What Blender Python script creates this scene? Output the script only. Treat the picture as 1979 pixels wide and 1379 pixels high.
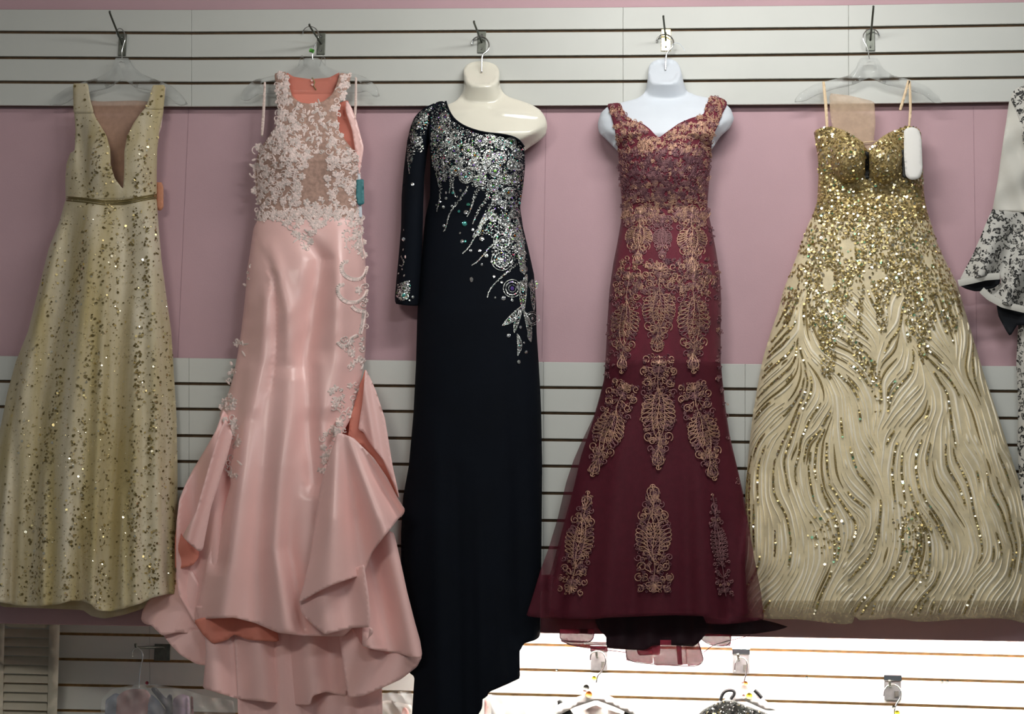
import bpy, bmesh, math, random
import numpy as np
from mathutils import Vector, Matrix
from mathutils.geometry import delaunay_2d_cdt
random.seed(7); RNG = np.random.default_rng(7)
for o in list(bpy.data.objects): bpy.data.objects.remove(o)
C = bpy.context.scene.collection
S = bpy.context.scene
# ------------------------------------------------------------------ camera
W, H, F = 1979.0, 1379.0, 4000.0
CAM = np.array([0.0, -6.2, 1.5])
YAW, PITCH, ROLL = math.atan(.088), math.atan(.150), math.radians(1.10)
def cam_axes():
    f = np.array([-math.sin(YAW)*math.cos(PITCH), math.cos(YAW)*math.cos(PITCH), math.sin(PITCH)])
    r = np.cross(f, [0, 0, 1]); r /= np.linalg.norm(r); u = np.cross(r, f)
    c, s = math.cos(ROLL), math.sin(ROLL)
    return f, r*c + u*s, u*c - r*s
FW, RT, UP = cam_axes()
def at(px, py, Y):
    """world point at depth Y seen at pixel (px, py); accepts arrays"""
    px = np.asarray(px, float); py = np.asarray(py, float); Y = np.asarray(Y, float)
    d = [FW[k]*F + RT[k]*(px - W/2) - UP[k]*(py - H/2) for k in range(3)]
    t = (Y - CAM[1])/d[1]
    return np.stack([CAM[0] + d[0]*t, np.broadcast_to(Y, t.shape) + 0*t, CAM[2] + d[2]*t], -1)
cam = bpy.data.cameras.new('camera'); co = bpy.data.objects.new('camera', cam); C.objects.link(co)
cam.sensor_width = 36; cam.lens = 36*F/W
M = Matrix(((RT[0], UP[0], -FW[0]), (RT[1], UP[1], -FW[1]), (RT[2], UP[2], -FW[2]))).to_4x4()
co.matrix_world = Matrix.Translation(Vector(CAM)) @ M
S.camera = co
S.view_settings.view_transform = 'Standard'; S.view_settings.look = 'None'
S.view_settings.gamma = 1; S.view_settings.use_curve_mapping = False; S.view_settings.exposure = 0
# ------------------------------------------------------------------ light
w = bpy.data.worlds.new('world'); S.world = w; w.use_nodes = True
w.node_tree.nodes['Background'].inputs[0].default_value = (.80, .86, .90, 1)
w.node_tree.nodes['Background'].inputs[1].default_value = .14
def area(name, loc, target, sx, sy, power, col):
    l = bpy.data.lights.new(name, 'AREA'); l.shape = 'RECTANGLE'; l.size = sx; l.size_y = sy
    l.energy = power; l.color = col
    o = bpy.data.objects.new(name, l); C.objects.link(o); o.location = loc
    o.rotation_euler = (Vector(target) - Vector(loc)).to_track_quat('-Z', 'Y').to_euler()
    return o
area('ceiling_tube_light', (.10, -1.25, 3.87), (0.0, -.1, 2.5), 1.3, .16, 24, (1.0, .99, .955))
area('ceiling_tube_light', (-1.9, -5.2, 3.86), (-.8, 0, 2.0), 1.4, .25, 56, (1.0, .96, .88))
area('ceiling_tube_light', (1.3, -4.3, 3.86), (.5, 0, 2.0), 1.3, .2, 27, (.93, .98, 1.0))
# ------------------------------------------------------------------ materials
def lin(c):
    if isinstance(c, str): c = [int(c[i:i+2], 16)/255 for i in (0, 2, 4)]
    return tuple(x/12.92 if x <= .04045 else ((x + .055)/1.055)**2.4 for x in c) + (1,)
def mat(name, col, rough=.6, metal=0, spec=.5, noise=None, bump=None, coat=0, sheen=0, alpha=1, trans=0, ior=1.45, aniso=0, col2=None):
    m = bpy.data.materials.new(name); m.use_nodes = True; nt = m.node_tree; b = nt.nodes['Principled BSDF']
    I = b.inputs
    I['Base Color'].default_value = lin(col); I['Roughness'].default_value = rough; I['Metallic'].default_value = metal
    I['Specular IOR Level'].default_value = spec; I['Coat Weight'].default_value = coat; I['Coat Roughness'].default_value = .3 if name == 'pink_satin' else .05
    I['Sheen Weight'].default_value = sheen; I['Transmission Weight'].default_value = trans; I['IOR'].default_value = ior
    I['Anisotropic'].default_value = aniso
    tc = nt.nodes.new('ShaderNodeTexCoord')
    if noise:                                  # (scale, amount[, stretch z])
        n = nt.nodes.new('ShaderNodeTexNoise'); n.inputs['Scale'].default_value = noise[0]; n.inputs['Detail'].default_value = 4
        mp = nt.nodes.new('ShaderNodeMapping'); mp.inputs['Scale'].default_value = (1, 1, noise[2] if len(noise) > 2 else 1)
        nt.links.new(tc.outputs['Object'], mp.inputs[0]); nt.links.new(mp.outputs[0], n.inputs['Vector'])
        r = nt.nodes.new('ShaderNodeValToRGB'); a = lin(col); k = noise[1]
        c2 = lin(col2) if col2 else tuple(x*(1 - k) for x in a[:3]) + (1,)
        r.color_ramp.elements[0].color = c2; r.color_ramp.elements[1].color = a if col2 else tuple(min(1, x*(1 + k)) for x in a[:3]) + (1,)
        r.color_ramp.elements[0].position = .35; r.color_ramp.elements[1].position = .65
        nt.links.new(n.outputs[0], r.inputs[0]); nt.links.new(r.outputs[0], I['Base Color'])
    if bump:
        n2 = nt.nodes.new('ShaderNodeTexNoise'); n2.inputs['Scale'].default_value = bump[0]; n2.inputs['Detail'].default_value = 3
        bp = nt.nodes.new('ShaderNodeBump'); bp.inputs['Strength'].default_value = bump[1]; bp.inputs['Distance'].default_value = .002
        nt.links.new(tc.outputs['Object'], n2.inputs['Vector']); nt.links.new(n2.outputs[0], bp.inputs['Height']); nt.links.new(bp.outputs[0], I['Normal'])
    if alpha < 1:
        I['Alpha'].default_value = alpha
    return m
MT = {}
MT['slat'] = mat('white_melamine', 'c6c8c3', .42, noise=(3, .03), bump=(300, .04))
MT['mdf'] = mat('groove_fibreboard', '5a4630', .8, noise=(40, .2))
MT['mdf_lit'] = mat('groove_fibreboard_lit', 'b08a58', .8, noise=(40, .2))  # lit copy of the groove fibreboard, tube light put into its colour
MT['pink'] = mat('pink_paint', 'c3a1a9', .75, noise=(2.2, .05), bump=(220, .12))
MT['pinkj'] = mat('pink_joint', 'ab8c94', .8, noise=(30, .1))
MT['ceil'] = mat('ceiling_white', 'cfcfc8', .8, noise=(5, .03))
MT['floor'] = mat('floor_vinyl', '8c8478', .5, noise=(6, .1))
MT['steel'] = mat('brushed_steel', '9a9c9b', .35, .85, noise=(60, .1))
MT['dsteel'] = mat('dull_zinc', '63665f', .45, .9, noise=(60, .15))
MT['chrome'] = mat('chrome_wire', 'e4e6e6', .12, 1)
MT['brass'] = mat('bright_plate', 'ffe6b0', .25, .9, noise=(40, .1))
MT['clear'] = mat('clear_plastic', 'f0f2f4', .08, trans=1, ior=1.3, alpha=.42)
MT['film'] = mat('plastic_film', 'eef2f0', .12, alpha=.16, spec=.9)
MT['navy'] = mat('navy_jersey', '060c16', .85, sheen=.0, spec=.2, bump=(500, .1), noise=(8, .1))
MT['satin'] = mat('pink_satin', 'fbcbc6', .38, sheen=.1, spec=.7, coat=.35, noise=(4, .04), bump=(25, .10), aniso=.5)
MT['coral'] = mat('coral_lining', 'e08a78', .5, spec=.4, noise=(6, .06))
MT['ivory'] = mat('ivory_gloss_plastic', 'ebe7d8', .16, coat=.4, spec=.5, noise=(5, .02))
MT['bluewhite'] = mat('pale_blue_plastic', 'd8dfe8', .45, noise=(5, .02))
# ------------------------------------------------------------------ helpers
def link(name, me, m, parent=None, smooth=False):
    o = bpy.data.objects.new(name, me); C.objects.link(o)
    for x in (m if isinstance(m, (list, tuple)) else [m]):
        if x: me.materials.append(x)
    if smooth: me.shade_smooth()
    if parent: o.parent = parent
    return o
def tag(o, label, cat, group=None, kind=None):
    if label: o['label'] = label
    if cat: o['category'] = cat
    if group: o['group'] = group
    if kind: o['kind'] = kind
    return o
def thing(name, loc, label, cat, group=None):
    o = bpy.data.objects.new(name, None); C.objects.link(o); o.empty_display_size = .02
    THINGLOC[o.name] = np.array(loc, float); o.location = loc
    return tag(o, label, cat, group)
THINGLOC = {}
def offs(parent):
    """world offset of a part's parent chain (only translations are used)"""
    v = np.zeros(3)
    while parent is not None:
        v = v + np.array(parent.location); parent = parent.parent
    return v
def mesh(name, V, Fc, m, parent=None, smooth=True, midx=None):
    V = np.asarray(V, float).reshape(-1, 3) - offs(parent)
    me = bpy.data.meshes.new(name)
    if isinstance(Fc, np.ndarray):
        k = Fc.shape[1]; n = len(Fc)
        me.vertices.add(len(V)); me.vertices.foreach_set('co', V.astype(np.float32).ravel())
        me.loops.add(n*k); me.loops.foreach_set('vertex_index', Fc.astype(np.int32).ravel())
        me.polygons.add(n); me.polygons.foreach_set('loop_start', np.arange(0, n*k, k, dtype=np.int32))
        me.update(calc_edges=True); me.validate()
    else:
        me.from_pydata(V.tolist(), [], Fc); me.update()
    o = link(name, me, m, parent, smooth)
    if midx is not None: me.polygons.foreach_set('material_index', np.asarray(midx, np.int32))
    return o
def box(name, x0, x1, y0, y1, z0, z1, m, parent=None, bevel=0):
    V = [(x, y, z) for x in (x0, x1) for y in (y0, y1) for z in (z0, z1)]
    Fc = [(0, 1, 3, 2), (4, 6, 7, 5), (0, 4, 5, 1), (2, 3, 7, 6), (0, 2, 6, 4), (1, 5, 7, 3)]
    o = mesh(name, V, Fc, m, parent, False)
    if bevel:
        b = o.modifiers.new('b', 'BEVEL'); b.width = bevel; b.segments = 2
    return o
def chaikin(P, n=2, closed=True):
    P = np.asarray(P, float)
    for _ in range(n):
        Q = np.roll(P, -1, 0) if closed else P[1:]
        A = P if closed else P[:-1]
        R = np.empty((2*len(A), P.shape[1])); R[0::2] = .75*A + .25*Q; R[1::2] = .25*A + .75*Q
        P = R if closed else np.vstack([P[:1], R, P[-1:]])
    return P
def resample(P, s, closed=True):
    P = np.asarray(P, float)
    if closed: P = np.vstack([P, P[:1]])
    d = np.r_[0, np.cumsum(np.linalg.norm(np.diff(P[:, :2], axis=0), axis=1))]
    n = max(3 if closed else 1, int(round(d[-1]/s)))
    t = np.linspace(0, d[-1], n + 1)
    R = np.stack([np.interp(t, d, P[:, k]) for k in range(P.shape[1])], -1)
    return R[:-1] if closed else R
def inside(x, y, P):
    x = np.asarray(x); y = np.asarray(y); r = np.zeros(x.shape, bool)
    for (x0, y0), (x1, y1) in zip(P, np.roll(P, -1, 0)):
        if y0 == y1: continue
        c = ((y0 > y) != (y1 > y)) & (x < (x1 - x0)*(y - y0)/(y1 - y0) + x0)
        r ^= c
    return r
def edge_dist(x, y, P):
    D = np.full(x.shape, 1e9)
    for a, b in zip(P, np.roll(P, -1, 0)):
        d = b - a; L = d @ d
        if L == 0: continue
        t = np.clip(((x - a[0])*d[0] + (y - a[1])*d[1])/L, 0, 1)
        D = np.minimum(D, np.hypot(x - a[0] - t*d[0], y - a[1] - t*d[1]))
    return D
def guard(P, e=7):
    """extra points near the ends of long edges, so that smoothing rounds a corner only a little"""
    P = [np.array(p, float) for p in P]; R = []
    for a, b in zip(P, P[1:] + P[:1]):
        R.append(a); L = np.hypot(*(b - a))
        if L > 2.6*e: R += [a + (b - a)*e/L, b - (b - a)*e/L]
    return np.array(R)
def panel(name, poly, Y0, h, m, parent=None, s=7, back=None, thick=.0015, ch=2, holes=(), smooth=True):
    """cloth piece with the outline poly (pixel frame), height h(px,py) towards the room measured from depth Y0.
    back: None = thin sheet; a number/function = closed body with its own back surface"""
    P = resample(chaikin(guard(poly), ch) if ch else np.asarray(poly, float), s)
    x0, y0 = P.min(0); x1, y1 = P.max(0)
    gy = np.arange(y0, y1, s*.87); G = []
    for k, yy in enumerate(gy):
        gx = np.arange(x0 + (s/2 if k % 2 else 0), x1, s); G.append(np.stack([gx, np.full(gx.shape, yy)], -1))
    G = np.vstack(G); ok = inside(G[:, 0], G[:, 1], P); G = G[ok]
    G = G[edge_dist(G[:, 0], G[:, 1], P) > s*.45]
    loops = [P]
    for hp in holes:
        Hh = resample(chaikin(guard(hp), ch), s); loops.append(Hh)
        if len(G): G = G[~inside(G[:, 0], G[:, 1], Hh) & (edge_dist(G[:, 0], G[:, 1], Hh) > s*.45)]
    E = []; b = 0
    for L in loops:
        n = len(L); E += [(b + i, b + (i + 1) % n) for i in range(n)]; b += n
    A = np.vstack(loops + [G]) if len(G) else np.vstack(loops)
    res = delaunay_2d_cdt([Vector(v) for v in A], E, [], 0, 1e-6)
    V2 = np.array([tuple(v) for v in res[0]]); T = np.array([list(f) for f in res[2] if len(f) == 3])
    cx = V2[T].mean(1); ok = inside(cx[:, 0], cx[:, 1], P)
    for hp in loops[1:]: ok &= ~inside(cx[:, 0], cx[:, 1], hp)
    T = T[ok]
    a, b_, c = V2[T[:, 0]], V2[T[:, 1]], V2[T[:, 2]]
    area2 = (b_[:, 0]-a[:, 0])*(c[:, 1]-a[:, 1]) - (b_[:, 1]-a[:, 1])*(c[:, 0]-a[:, 0])
    T = np.where((area2 > 0)[:, None], T[:, ::-1], T)       # facing the room
    hf = h(V2[:, 0], V2[:, 1])
    n = len(V2)
    if back is None: hb = hf - thick
    else: hb = np.minimum(back(V2[:, 0], V2[:, 1]) if callable(back) else -back + 0*hf, hf - .001)
    V = np.vstack([at(V2[:, 0], V2[:, 1], Y0 - hf), at(V2[:, 0], V2[:, 1], Y0 - hb)])
    ed = {}
    for t in T.tolist():
        for i in range(3):
            e = (t[i], t[(i+1) % 3]); ed[e] = 1
    sides = []
    for (p, q) in ed:
        if (q, p) not in ed: sides.append((q, p, p + n)); sides.append((q, p + n, q + n))
    Fc = np.vstack([T, T[:, ::-1] + n, np.array(sides)])
    return mesh(name, V, Fc, m, parent, smooth)
def rows(R):
    """body profile: R = [(py, xl, xr, depth)] -> h(px,py)"""
    R = np.array(R, float)
    def f(x, y, p=2.4):
        xl = np.interp(y, R[:, 0], R[:, 1]); xr = np.interp(y, R[:, 0], R[:, 2]); d = np.interp(y, R[:, 0], R[:, 3])
        u = np.clip(np.abs(2*(x - xl)/(xr - xl) - 1), 0, 1)
        return d*(1 - u**p)**.6
    return f
def folds(L):
    """L = [(points[(py,px,amp)], width)] ridges (amp>0) and valleys (amp<0); width<0: a tuck with a sharp left side"""
    L = [(np.array(p, float), w_) for p, w_ in L]
    def f(x, y):
        r = 0*x
        for p, w_ in L:
            cx = np.interp(y, p[:, 0], p[:, 1]); a = np.interp(y, p[:, 0], p[:, 2])
            g = np.clip(np.minimum((y - p[0, 0])/25 + .5, (p[-1, 0] - y)/25 + .5), 0, 1)
            t = (x - cx)/abs(w_)
            if w_ > 0: r = r + a*g*np.exp(-t*t)
            else: r = r + a*g*np.where(t > 0, np.exp(-t), np.exp(-(t*6)**2))
        return r
    return f
def add(*fs): return lambda x, y: sum(f(x, y) for f in fs)
def bodyback(R, k=.6):
    R2 = [(a, b, c, -d*k) for a, b, c, d in R]; return rows(R2)
def flat(v): return lambda x, y: v + 0*x
def tube(name, P, r, m, parent=None, seg=8, cyc=False, cap=True):
    """round bar through 3-D points"""
    P = np.asarray(P, float); n = len(P); V = []; Fc = []
    rr = np.broadcast_to(r, (n,))
    for i in range(n):
        a = P[(i-1) % n] if cyc else P[max(i-1, 0)]; b = P[(i+1) % n] if cyc else P[min(i+1, n-1)]
        t = b - a; t = t/(np.linalg.norm(t) + 1e-9)
        u = np.cross(t, [0.13, 1, .07]); 
        if np.linalg.norm(u) < .1: u = np.cross(t, [1, 0, .2])
        u /= np.linalg.norm(u); v = np.cross(t, u)
        for k in range(seg):
            th = 2*math.pi*k/seg; V.append(P[i] + rr[i]*(u*math.cos(th) + v*math.sin(th)))
    for i in range(n if cyc else n-1):
        j = (i+1) % n
        for k in range(seg):
            Fc.append((i*seg+k, i*seg+(k+1) % seg, j*seg+(k+1) % seg, j*seg+k))
    if not cyc and cap: Fc += [tuple(range(seg)), tuple(range((n-1)*seg, n*seg))[::-1]]
    return mesh(name, V, Fc, m, parent)
def px3(L, closed=False, s=None, ch=2):
    """list of (px,py,Y) -> smoothed 3-D points"""
    P = chaikin(np.array(L, float), ch, closed)
    return at(P[:, 0], P[:, 1], P[:, 2])
def strands(name, L, Y0, h, m, parent, lift=.0015, hh=.002, kind='stuff', midx=None, mats=None):
    """raised embroidery: L = [(points(px,py), width px or (w0,w1,..))] joined into one part"""
    VV = []; FF = []; MI = []; b = 0
    for q, (P, wd) in enumerate(L):
        P = np.asarray(P, float); n = len(P)
        if n < 2: continue
        d = np.gradient(P, axis=0); d /= (np.linalg.norm(d, axis=1)[:, None] + 1e-9)
        nr = np.stack([-d[:, 1], d[:, 0]], -1); wv = np.interp(np.linspace(0, 1, n), np.linspace(0, 1, np.size(wd)), np.atleast_1d(wd))[:, None]/2
        A = P + nr*wv; B = P - nr*wv
        ha = h(P[:, 0], P[:, 1])
        VV += [at(A[:, 0], A[:, 1], Y0 - ha - lift*.3), at(P[:, 0], P[:, 1], Y0 - ha - lift - hh), at(B[:, 0], B[:, 1], Y0 - ha - lift*.3)]
        i = np.arange(n - 1) + b
        for o_ in (0, n):
            FF.append(np.stack([i + o_, i + o_ + 1, i + o_ + n + 1, i + o_ + n], -1))
        MI.append(np.full(2*(n-1), 0 if midx is None else midx[q])); b += 3*n
    o = mesh(name, np.vstack(VV), np.vstack(FF), mats or m, parent, True, np.concatenate(MI))
    if kind: o['kind'] = kind
    return o
def discs(name, X, Y, R, Y0, h, mats, parent, tilt=.5, lift=.003, seg=6, midx=None, dome=0, kind='stuff', probs=None):
    """sequins / beads lying on the cloth: little tilted discs (dome>0: faceted stones)"""
    X = np.asarray(X); Y = np.asarray(Y); n = len(X); R = np.broadcast_to(R, (n,))
    base = at(X, Y, Y0 - h(X, Y) - lift)
    e = 2.0                                     # cloth normal from the height field
    gx = (h(X + e, Y) - h(X - e, Y))/(2*e*.00155); gy = (h(X, Y + e) - h(X, Y - e))/(2*e*.00155)
    N = np.stack([np.clip(-(-gx), -3, 3)*-1, -np.ones(n), np.clip(gy, -3, 3)], -1)
    N = N/np.linalg.norm(N, axis=1)[:, None] + RNG.normal(0, tilt, (n, 3)); N /= np.linalg.norm(N, axis=1)[:, None]
    U = np.cross(N, [0, 0, 1.]); U /= np.linalg.norm(U, axis=1)[:, None] + 1e-9; Vv = np.cross(N, U)
    rad = (R*.00155)[:, None]; ph = RNG.uniform(0, 6.28, n)
    ring = [base + rad*(U*np.cos(ph + 2*math.pi*k/seg)[:, None] + Vv*np.sin(ph + 2*math.pi*k/seg)[:, None]) for k in range(seg)]
    if dome:
        ctr = base + N*rad*dome
        V = np.stack(ring + [ctr], 1).reshape(-1, 3); k = seg + 1
        Fc = np.concatenate([np.stack([np.arange(n)*k + i, np.arange(n)*k + (i+1) % seg, np.arange(n)*k + seg], -1)[:, None] for i in range(seg)], 1).reshape(-1, 3)
        rep = seg
    else:
        V = np.stack(ring, 1).reshape(-1, 3); Fc = (np.arange(n)*seg)[:, None] + np.arange(seg)[None]; rep = 1
    if midx is None: midx = RNG.choice(len(mats), n, p=probs)
    o = mesh(name, V, Fc, mats, parent, False, np.repeat(midx, rep))
    if kind: o['kind'] = kind
    return o
def scatter(n, poly, dens=None):
    """random points inside the pixel outline, thinned by dens(x,y) in 0..1"""
    P = np.asarray(poly, float); x0, y0 = P.min(0); x1, y1 = P.max(0)
    x = RNG.uniform(x0, x1, n); y = RNG.uniform(y0, y1, n); k = inside(x, y, P)
    if dens is not None: k &= RNG.uniform(0, 1, n) < dens(x, y)
    return x[k], y[k]
#%%SETTING
# ================================================================== SETTING
def PZ(px, py, Y=0.0): return at(px, py, Y)
pink0 = -.0
XL, XR = -4.2, 3.2
zb = lambda px, y: float(at(px, y, 0)[2])
# upper wall (front face at y = 0), its underside at the pixel line 1208..1245
wall = box('wall_back', XL, XR, 0, .09, float(at(990, 1221, 0)[2]), 3.9, MT['pink']); tag(wall, None, None, kind='structure')
for jx in (365, 1056, 1881):
    a = at([jx, jx - 5], [207, 692], -.0004); box('board_joint', a[0][0] - .0007, a[0][0] + .0007, -.0008, .001, a[1][2], a[0][2], MT['pinkj'], wall)
def slat_rows(yl, xs, parent, Y=-.030, th=.020, gap=5.6, name='slat'):
    """yl[k] = list of y pixels at each x in xs for edge/groove line k"""
    for c in range(len(xs) - 1):
        for k in range(len(yl) - 1):
            P = []
            for (xi, dx) in ((c, .15), (c + 1, -.15)):
                for (kk, sgn) in ((k, 1), (k + 1, -1)):
                    g = gap/2 if not (kk == 0 or kk == len(yl) - 1) else 0
                    P.append((xs[xi] + dx, yl[kk][xi] + sgn*g))
            P = np.array(P)
            Fr = at(P[:, 0], P[:, 1], Y)
            Bk = Fr.copy(); Bk[:, 1] = Y + th*.5
            lip = Bk.copy()
            V = np.vstack([Fr, Bk]); Fc = [(0, 1, 3, 2), (4, 6, 7, 5), (0, 2, 6, 4), (1, 5, 7, 3), (0, 4, 5, 1), (2, 3, 7, 6)]
            o = mesh(name, V, Fc, MT['slat'], parent, False)
            b = o.modifiers.new('b', 'BEVEL'); b.width = .0012; b.segments = 2
def backing(name, xs, ytop, ybot, Y, parent):
    P = [(x, y) for x, y in zip(xs, ytop)] + [(x, y) for x, y in zip(xs, ybot)][::-1]
    P = np.array(P, float); n = len(P)
    Fr = at(P[:, 0], P[:, 1], Y); Bk = Fr.copy(); Bk[:, 1] += .0198
    Fc = [tuple(range(n))[::-1], tuple(range(n, 2*n))] + [(i, (i+1) % n, (i+1) % n + n, i + n) for i in range(n)]
    return mesh(name, np.vstack([Fr, Bk]), Fc, MT['mdf'], parent, False)
xs = [-900, -30, 370, 1204, 1640, 2700]
U = [[18, 18, 19, 14, 10, -8], [61.6, 61.6, 63.8, 58.6, 54, 36], [111, 111, 113, 109, 104.5, 88], [158, 158, 160.5, 157.2, 153.5, 140], [203, 203, 205.5, 203.3, 200.5, 186]]
backing('groove_board', xs, U[0], U[-1], -.0200, wall)
slat_rows(U, xs, wall)
xs2 = [-900, -30, 365, 1050, 1440, 1990, 2700]
Lw = [[678, 687, 691.5, 699, 703, 707.3, 713], [727, 736, 741, 748.3, 751.3, 756, 762], [775, 785, 790, 797.6, 802.6, 808, 815], [826, 836, 841.5, 849.5, 854, 860, 867], [876, 886, 891.5, 900, 905, 911, 919]]
for k in range(1, 5): Lw.append([v + 52.6*k for v in Lw[4]])
backing('groove_board', xs2, Lw[0], Lw[-1], -.0200, wall)
slat_rows(Lw, xs2, wall)
# lower wall, set back behind the upper wall
YR = .40
rear = box('wall_rear', XL, XR, YR, YR + .1, 0, 3.0, MT['mdf_lit']); tag(rear, None, None, kind='structure')
xs3 = [-900, 20, 289, 1070, 1560, 1990, 2700]
Lr = [[1140+11, 1173, 1178, 1197, 1208, 1219, 1238], [1199, 1222, 1227, 1246, 1257, 1268, 1287], [1248, 1271, 1276, 1294.5, 1306, 1318, 1336], [1298, 1321, 1326, 1343, 1356, 1369, 1386]]
for k in range(1, 9): Lr.append([v + 49.3*k for v in Lr[3]])
slat_rows(Lr, xs3, rear, Y=YR - .0125, th=.022, gap=5.0)
soff = box('ceiling_soffit', XL, XR, .09, YR, float(at(990, 1221, 0)[2]) + .25, float(at(990, 1221, 0)[2]) + .27, MT['ceil']); tag(soff, None, None, kind='structure')
ce = box('ceiling', XL, XR, -6.5, .5, 3.9, 4.0, MT['ceil']); tag(ce, None, None, kind='structure')
fl = box('floor', XL, XR, -6.5, .5, -.05, 0, MT['floor']); tag(fl, None, None, kind='structure')
# fluorescent tubes hidden behind the lip of the upper wall, lighting the lower wall on the right
zt = float(at(990, 1221, 0)[2])
def emit(name, col, st):
    m = bpy.data.materials.new(name); m.use_nodes = True; nt = m.node_tree; nt.nodes.clear()
    e = nt.nodes.new('ShaderNodeEmission'); e.inputs[0].default_value = lin(col); e.inputs[1].default_value = st
    o = nt.nodes.new('ShaderNodeOutputMaterial'); nt.links.new(e.outputs[0], o.inputs[0]); return m
MT['tube'] = emit('lit_fluorescent_tube', 'fffaf4', 230)
for k, (x0, x1) in enumerate(((-.66, .62), (.72, 2.0))):
    t = thing('fluorescent_lamp', ((x0+x1)/2, .16, zt + .2), ('fluorescent tube lamp under the soffit above the lit lower wall, middle of the frame', 'fluorescent tube lamp under the soffit above the lit lower wall, at the right end')[k], 'lamp')
    box('housing', x0, x1, .13, .19, zt + .205, zt + .248, MT['ceil'], t, .003)
    tube('tube', [(x0 + .02, .16, zt + .18), (x1 - .02, .16, zt + .18)], .013, MT['tube'], t, 10)
    for xx in (x0 + .01, x1 - .01): box('socket', xx - .008, xx + .008, .147, .173, zt + .16, zt + .21, MT['ceil'], t, .002)
#%%DRESSES
# ================================================================== BRACKETS, HANGERS, FORMS
YD = -.065                                       # depth of the plane the dresses hang in
def bracket(cx, cy, w_, h_, tip, m, label, Yp=-.030, peg=True, tipY=-.16, start=None):
    b = at(cx, cy, Yp); t = thing('faceout_bracket', b, label, 'bracket', None)
    c = at([cx - w_/2, cx + w_/2], [cy + h_/2, cy - h_/2], Yp)
    box('backplate', c[0][0], c[1][0], Yp - .004, Yp, c[0][2], c[1][2], m, t, .0012)
    for q in (.18, .82):
        z = c[0][2]*(1-q) + c[1][2]*q
        tube('screw_head', [(b[0], Yp - .0035, z), (b[0], Yp - .0062, z)], .003, MT['steel'], t, 8)
    if tip:
        s0 = start or (cx, cy)
        P = np.array([at(s0[0], s0[1], Yp - .003), at(s0[0]*.6 + tip[0]*.4, s0[1]*.62 + tip[1]*.38, Yp*.6 + tipY*.4), at(tip[0], tip[1] + 3, tipY + .008), at(tip[0], tip[1], tipY)])
        tube('peg', chaikin(P, 2, False), .0032, MT['dsteel'], t, 8)
    return t
bracket(237, 87, 17, 43, (212, 22), MT['dsteel'], 'dark metal bracket with long thin peg above the sequined V-neck gown at far left')
bracket(621, 85, 17, 42, (598, 47), MT['dsteel'], 'dark metal bracket above the pink satin gown')
bracket(931, 82, 17, 42, (916, 41), MT['dsteel'], 'dark metal bracket above the ivory one-shoulder dress form')
bracket(1287, 78, 19, 42, (1282, 31), MT['brass'], 'shiny brass-coloured bracket above the pale blue dress form')
bracket(1682, 78, 17, 42, (1688, 12), MT['dsteel'], 'dark metal bracket above the gold strapless gown at right')
def clear_hanger(label, body, holes, hook, hx, disc=None, dcol=None, m='clear'):
    b = at(hook[-1][0], hook[-1][1], YD + .004)
    t = thing('clear_hanger', b, label, 'hanger')
    panel('hanger_body', body, YD + .004, flat(.0025), MT[m], t, s=8, thick=.004, ch=1, holes=holes)
    tube('hook', px3(hook), .0017, MT['chrome'], t, 8)
    return t
# ---- hangers
h1 = clear_hanger('clear plastic hanger holding the sequined V-neck gown at far left',
    [(222,112),(250,112),(256,128),(275,143),(300,153),(332,166),(352,184),(364,203),(346,205),(326,188),(292,176),(262,170),(238,152),(212,170),(180,178),(150,186),(122,203),(94,205),(102,188),(128,170),(162,158),(192,149),(214,135)],
    [[(230,120),(242,120),(242,132),(230,132)]],
    [(229,72,-.037),(224,62,-.045),(229,54,-.05),(238,57,-.055),(243,72,-.058),(238,88,-.06),(235,100,-.061),(236,114,-.061)], 236)
h2 = clear_hanger('clear plastic hanger holding the pink satin gown',
    [(588,112),(618,112),(630,128),(652,137),(680,141),(705,148),(728,166),(735,188),(722,188),(712,176),(690,180),(660,180),(600,182),(540,182),(500,182),(478,196),(463,192),(470,172),(492,154),(520,148),(552,140),(575,128)],
    [[(640,148),(690,152),(702,168),(650,168)],[(505,160),(560,150),(560,168),(500,170)]],
    [(585,66,-.036),(587,56,-.04),(598,50,-.05),(610,54,-.055),(617,66,-.058),(612,82,-.06),(604,98,-.061),(604,116,-.061)], 604)
mg = mat('green_plastic', '5fae4a', .4); MT['greenp'] = mg
tube('size_clip', at([599, 606], [97, 99], [-.066, -.068]), .006, mg, h2, 8)
for xx in (581, 622):
    tube('bow_loop', px3([(xx - 4, 128, -.066), (xx, 112, -.07), (xx + 3, 106, -.07), (xx + 7, 116, -.069), (xx + 6, 126, -.066)]), .0018, MT['clear'], h2, 6)
h5 = clear_hanger('clear plastic hanger with loop straps above the gold strapless gown at right',
    [(1662,112),(1696,112),(1706,132),(1726,146),(1760,154),(1790,166),(1812,184),(1822,200),(1806,200),(1786,184),(1750,172),(1712,164),(1680,150),(1650,164),(1612,172),(1578,184),(1555,196),(1532,198),(1545,180),(1575,162),(1612,153),(1640,146),(1654,132)],
    [[(1670,120),(1690,120),(1692,134),(1668,134)]],
    [(1699,70,-.037),(1697,62,-.04),(1690,56,-.048),(1676,57,-.055),(1668,66,-.058),(1668,78,-.06),(1677,92,-.061),(1680,114,-.061)], 1680)
def clampf(a, b, v): return np.clip((v - a)/(b - a), 0, 1)
def smax(a, b, k=.012): 
    m_ = np.maximum(a, b); return m_ + k*np.log(np.exp((a - m_)/k) + np.exp((b - m_)/k)) - k*np.log(2)*np.exp(-np.abs(a-b)/k)
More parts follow.
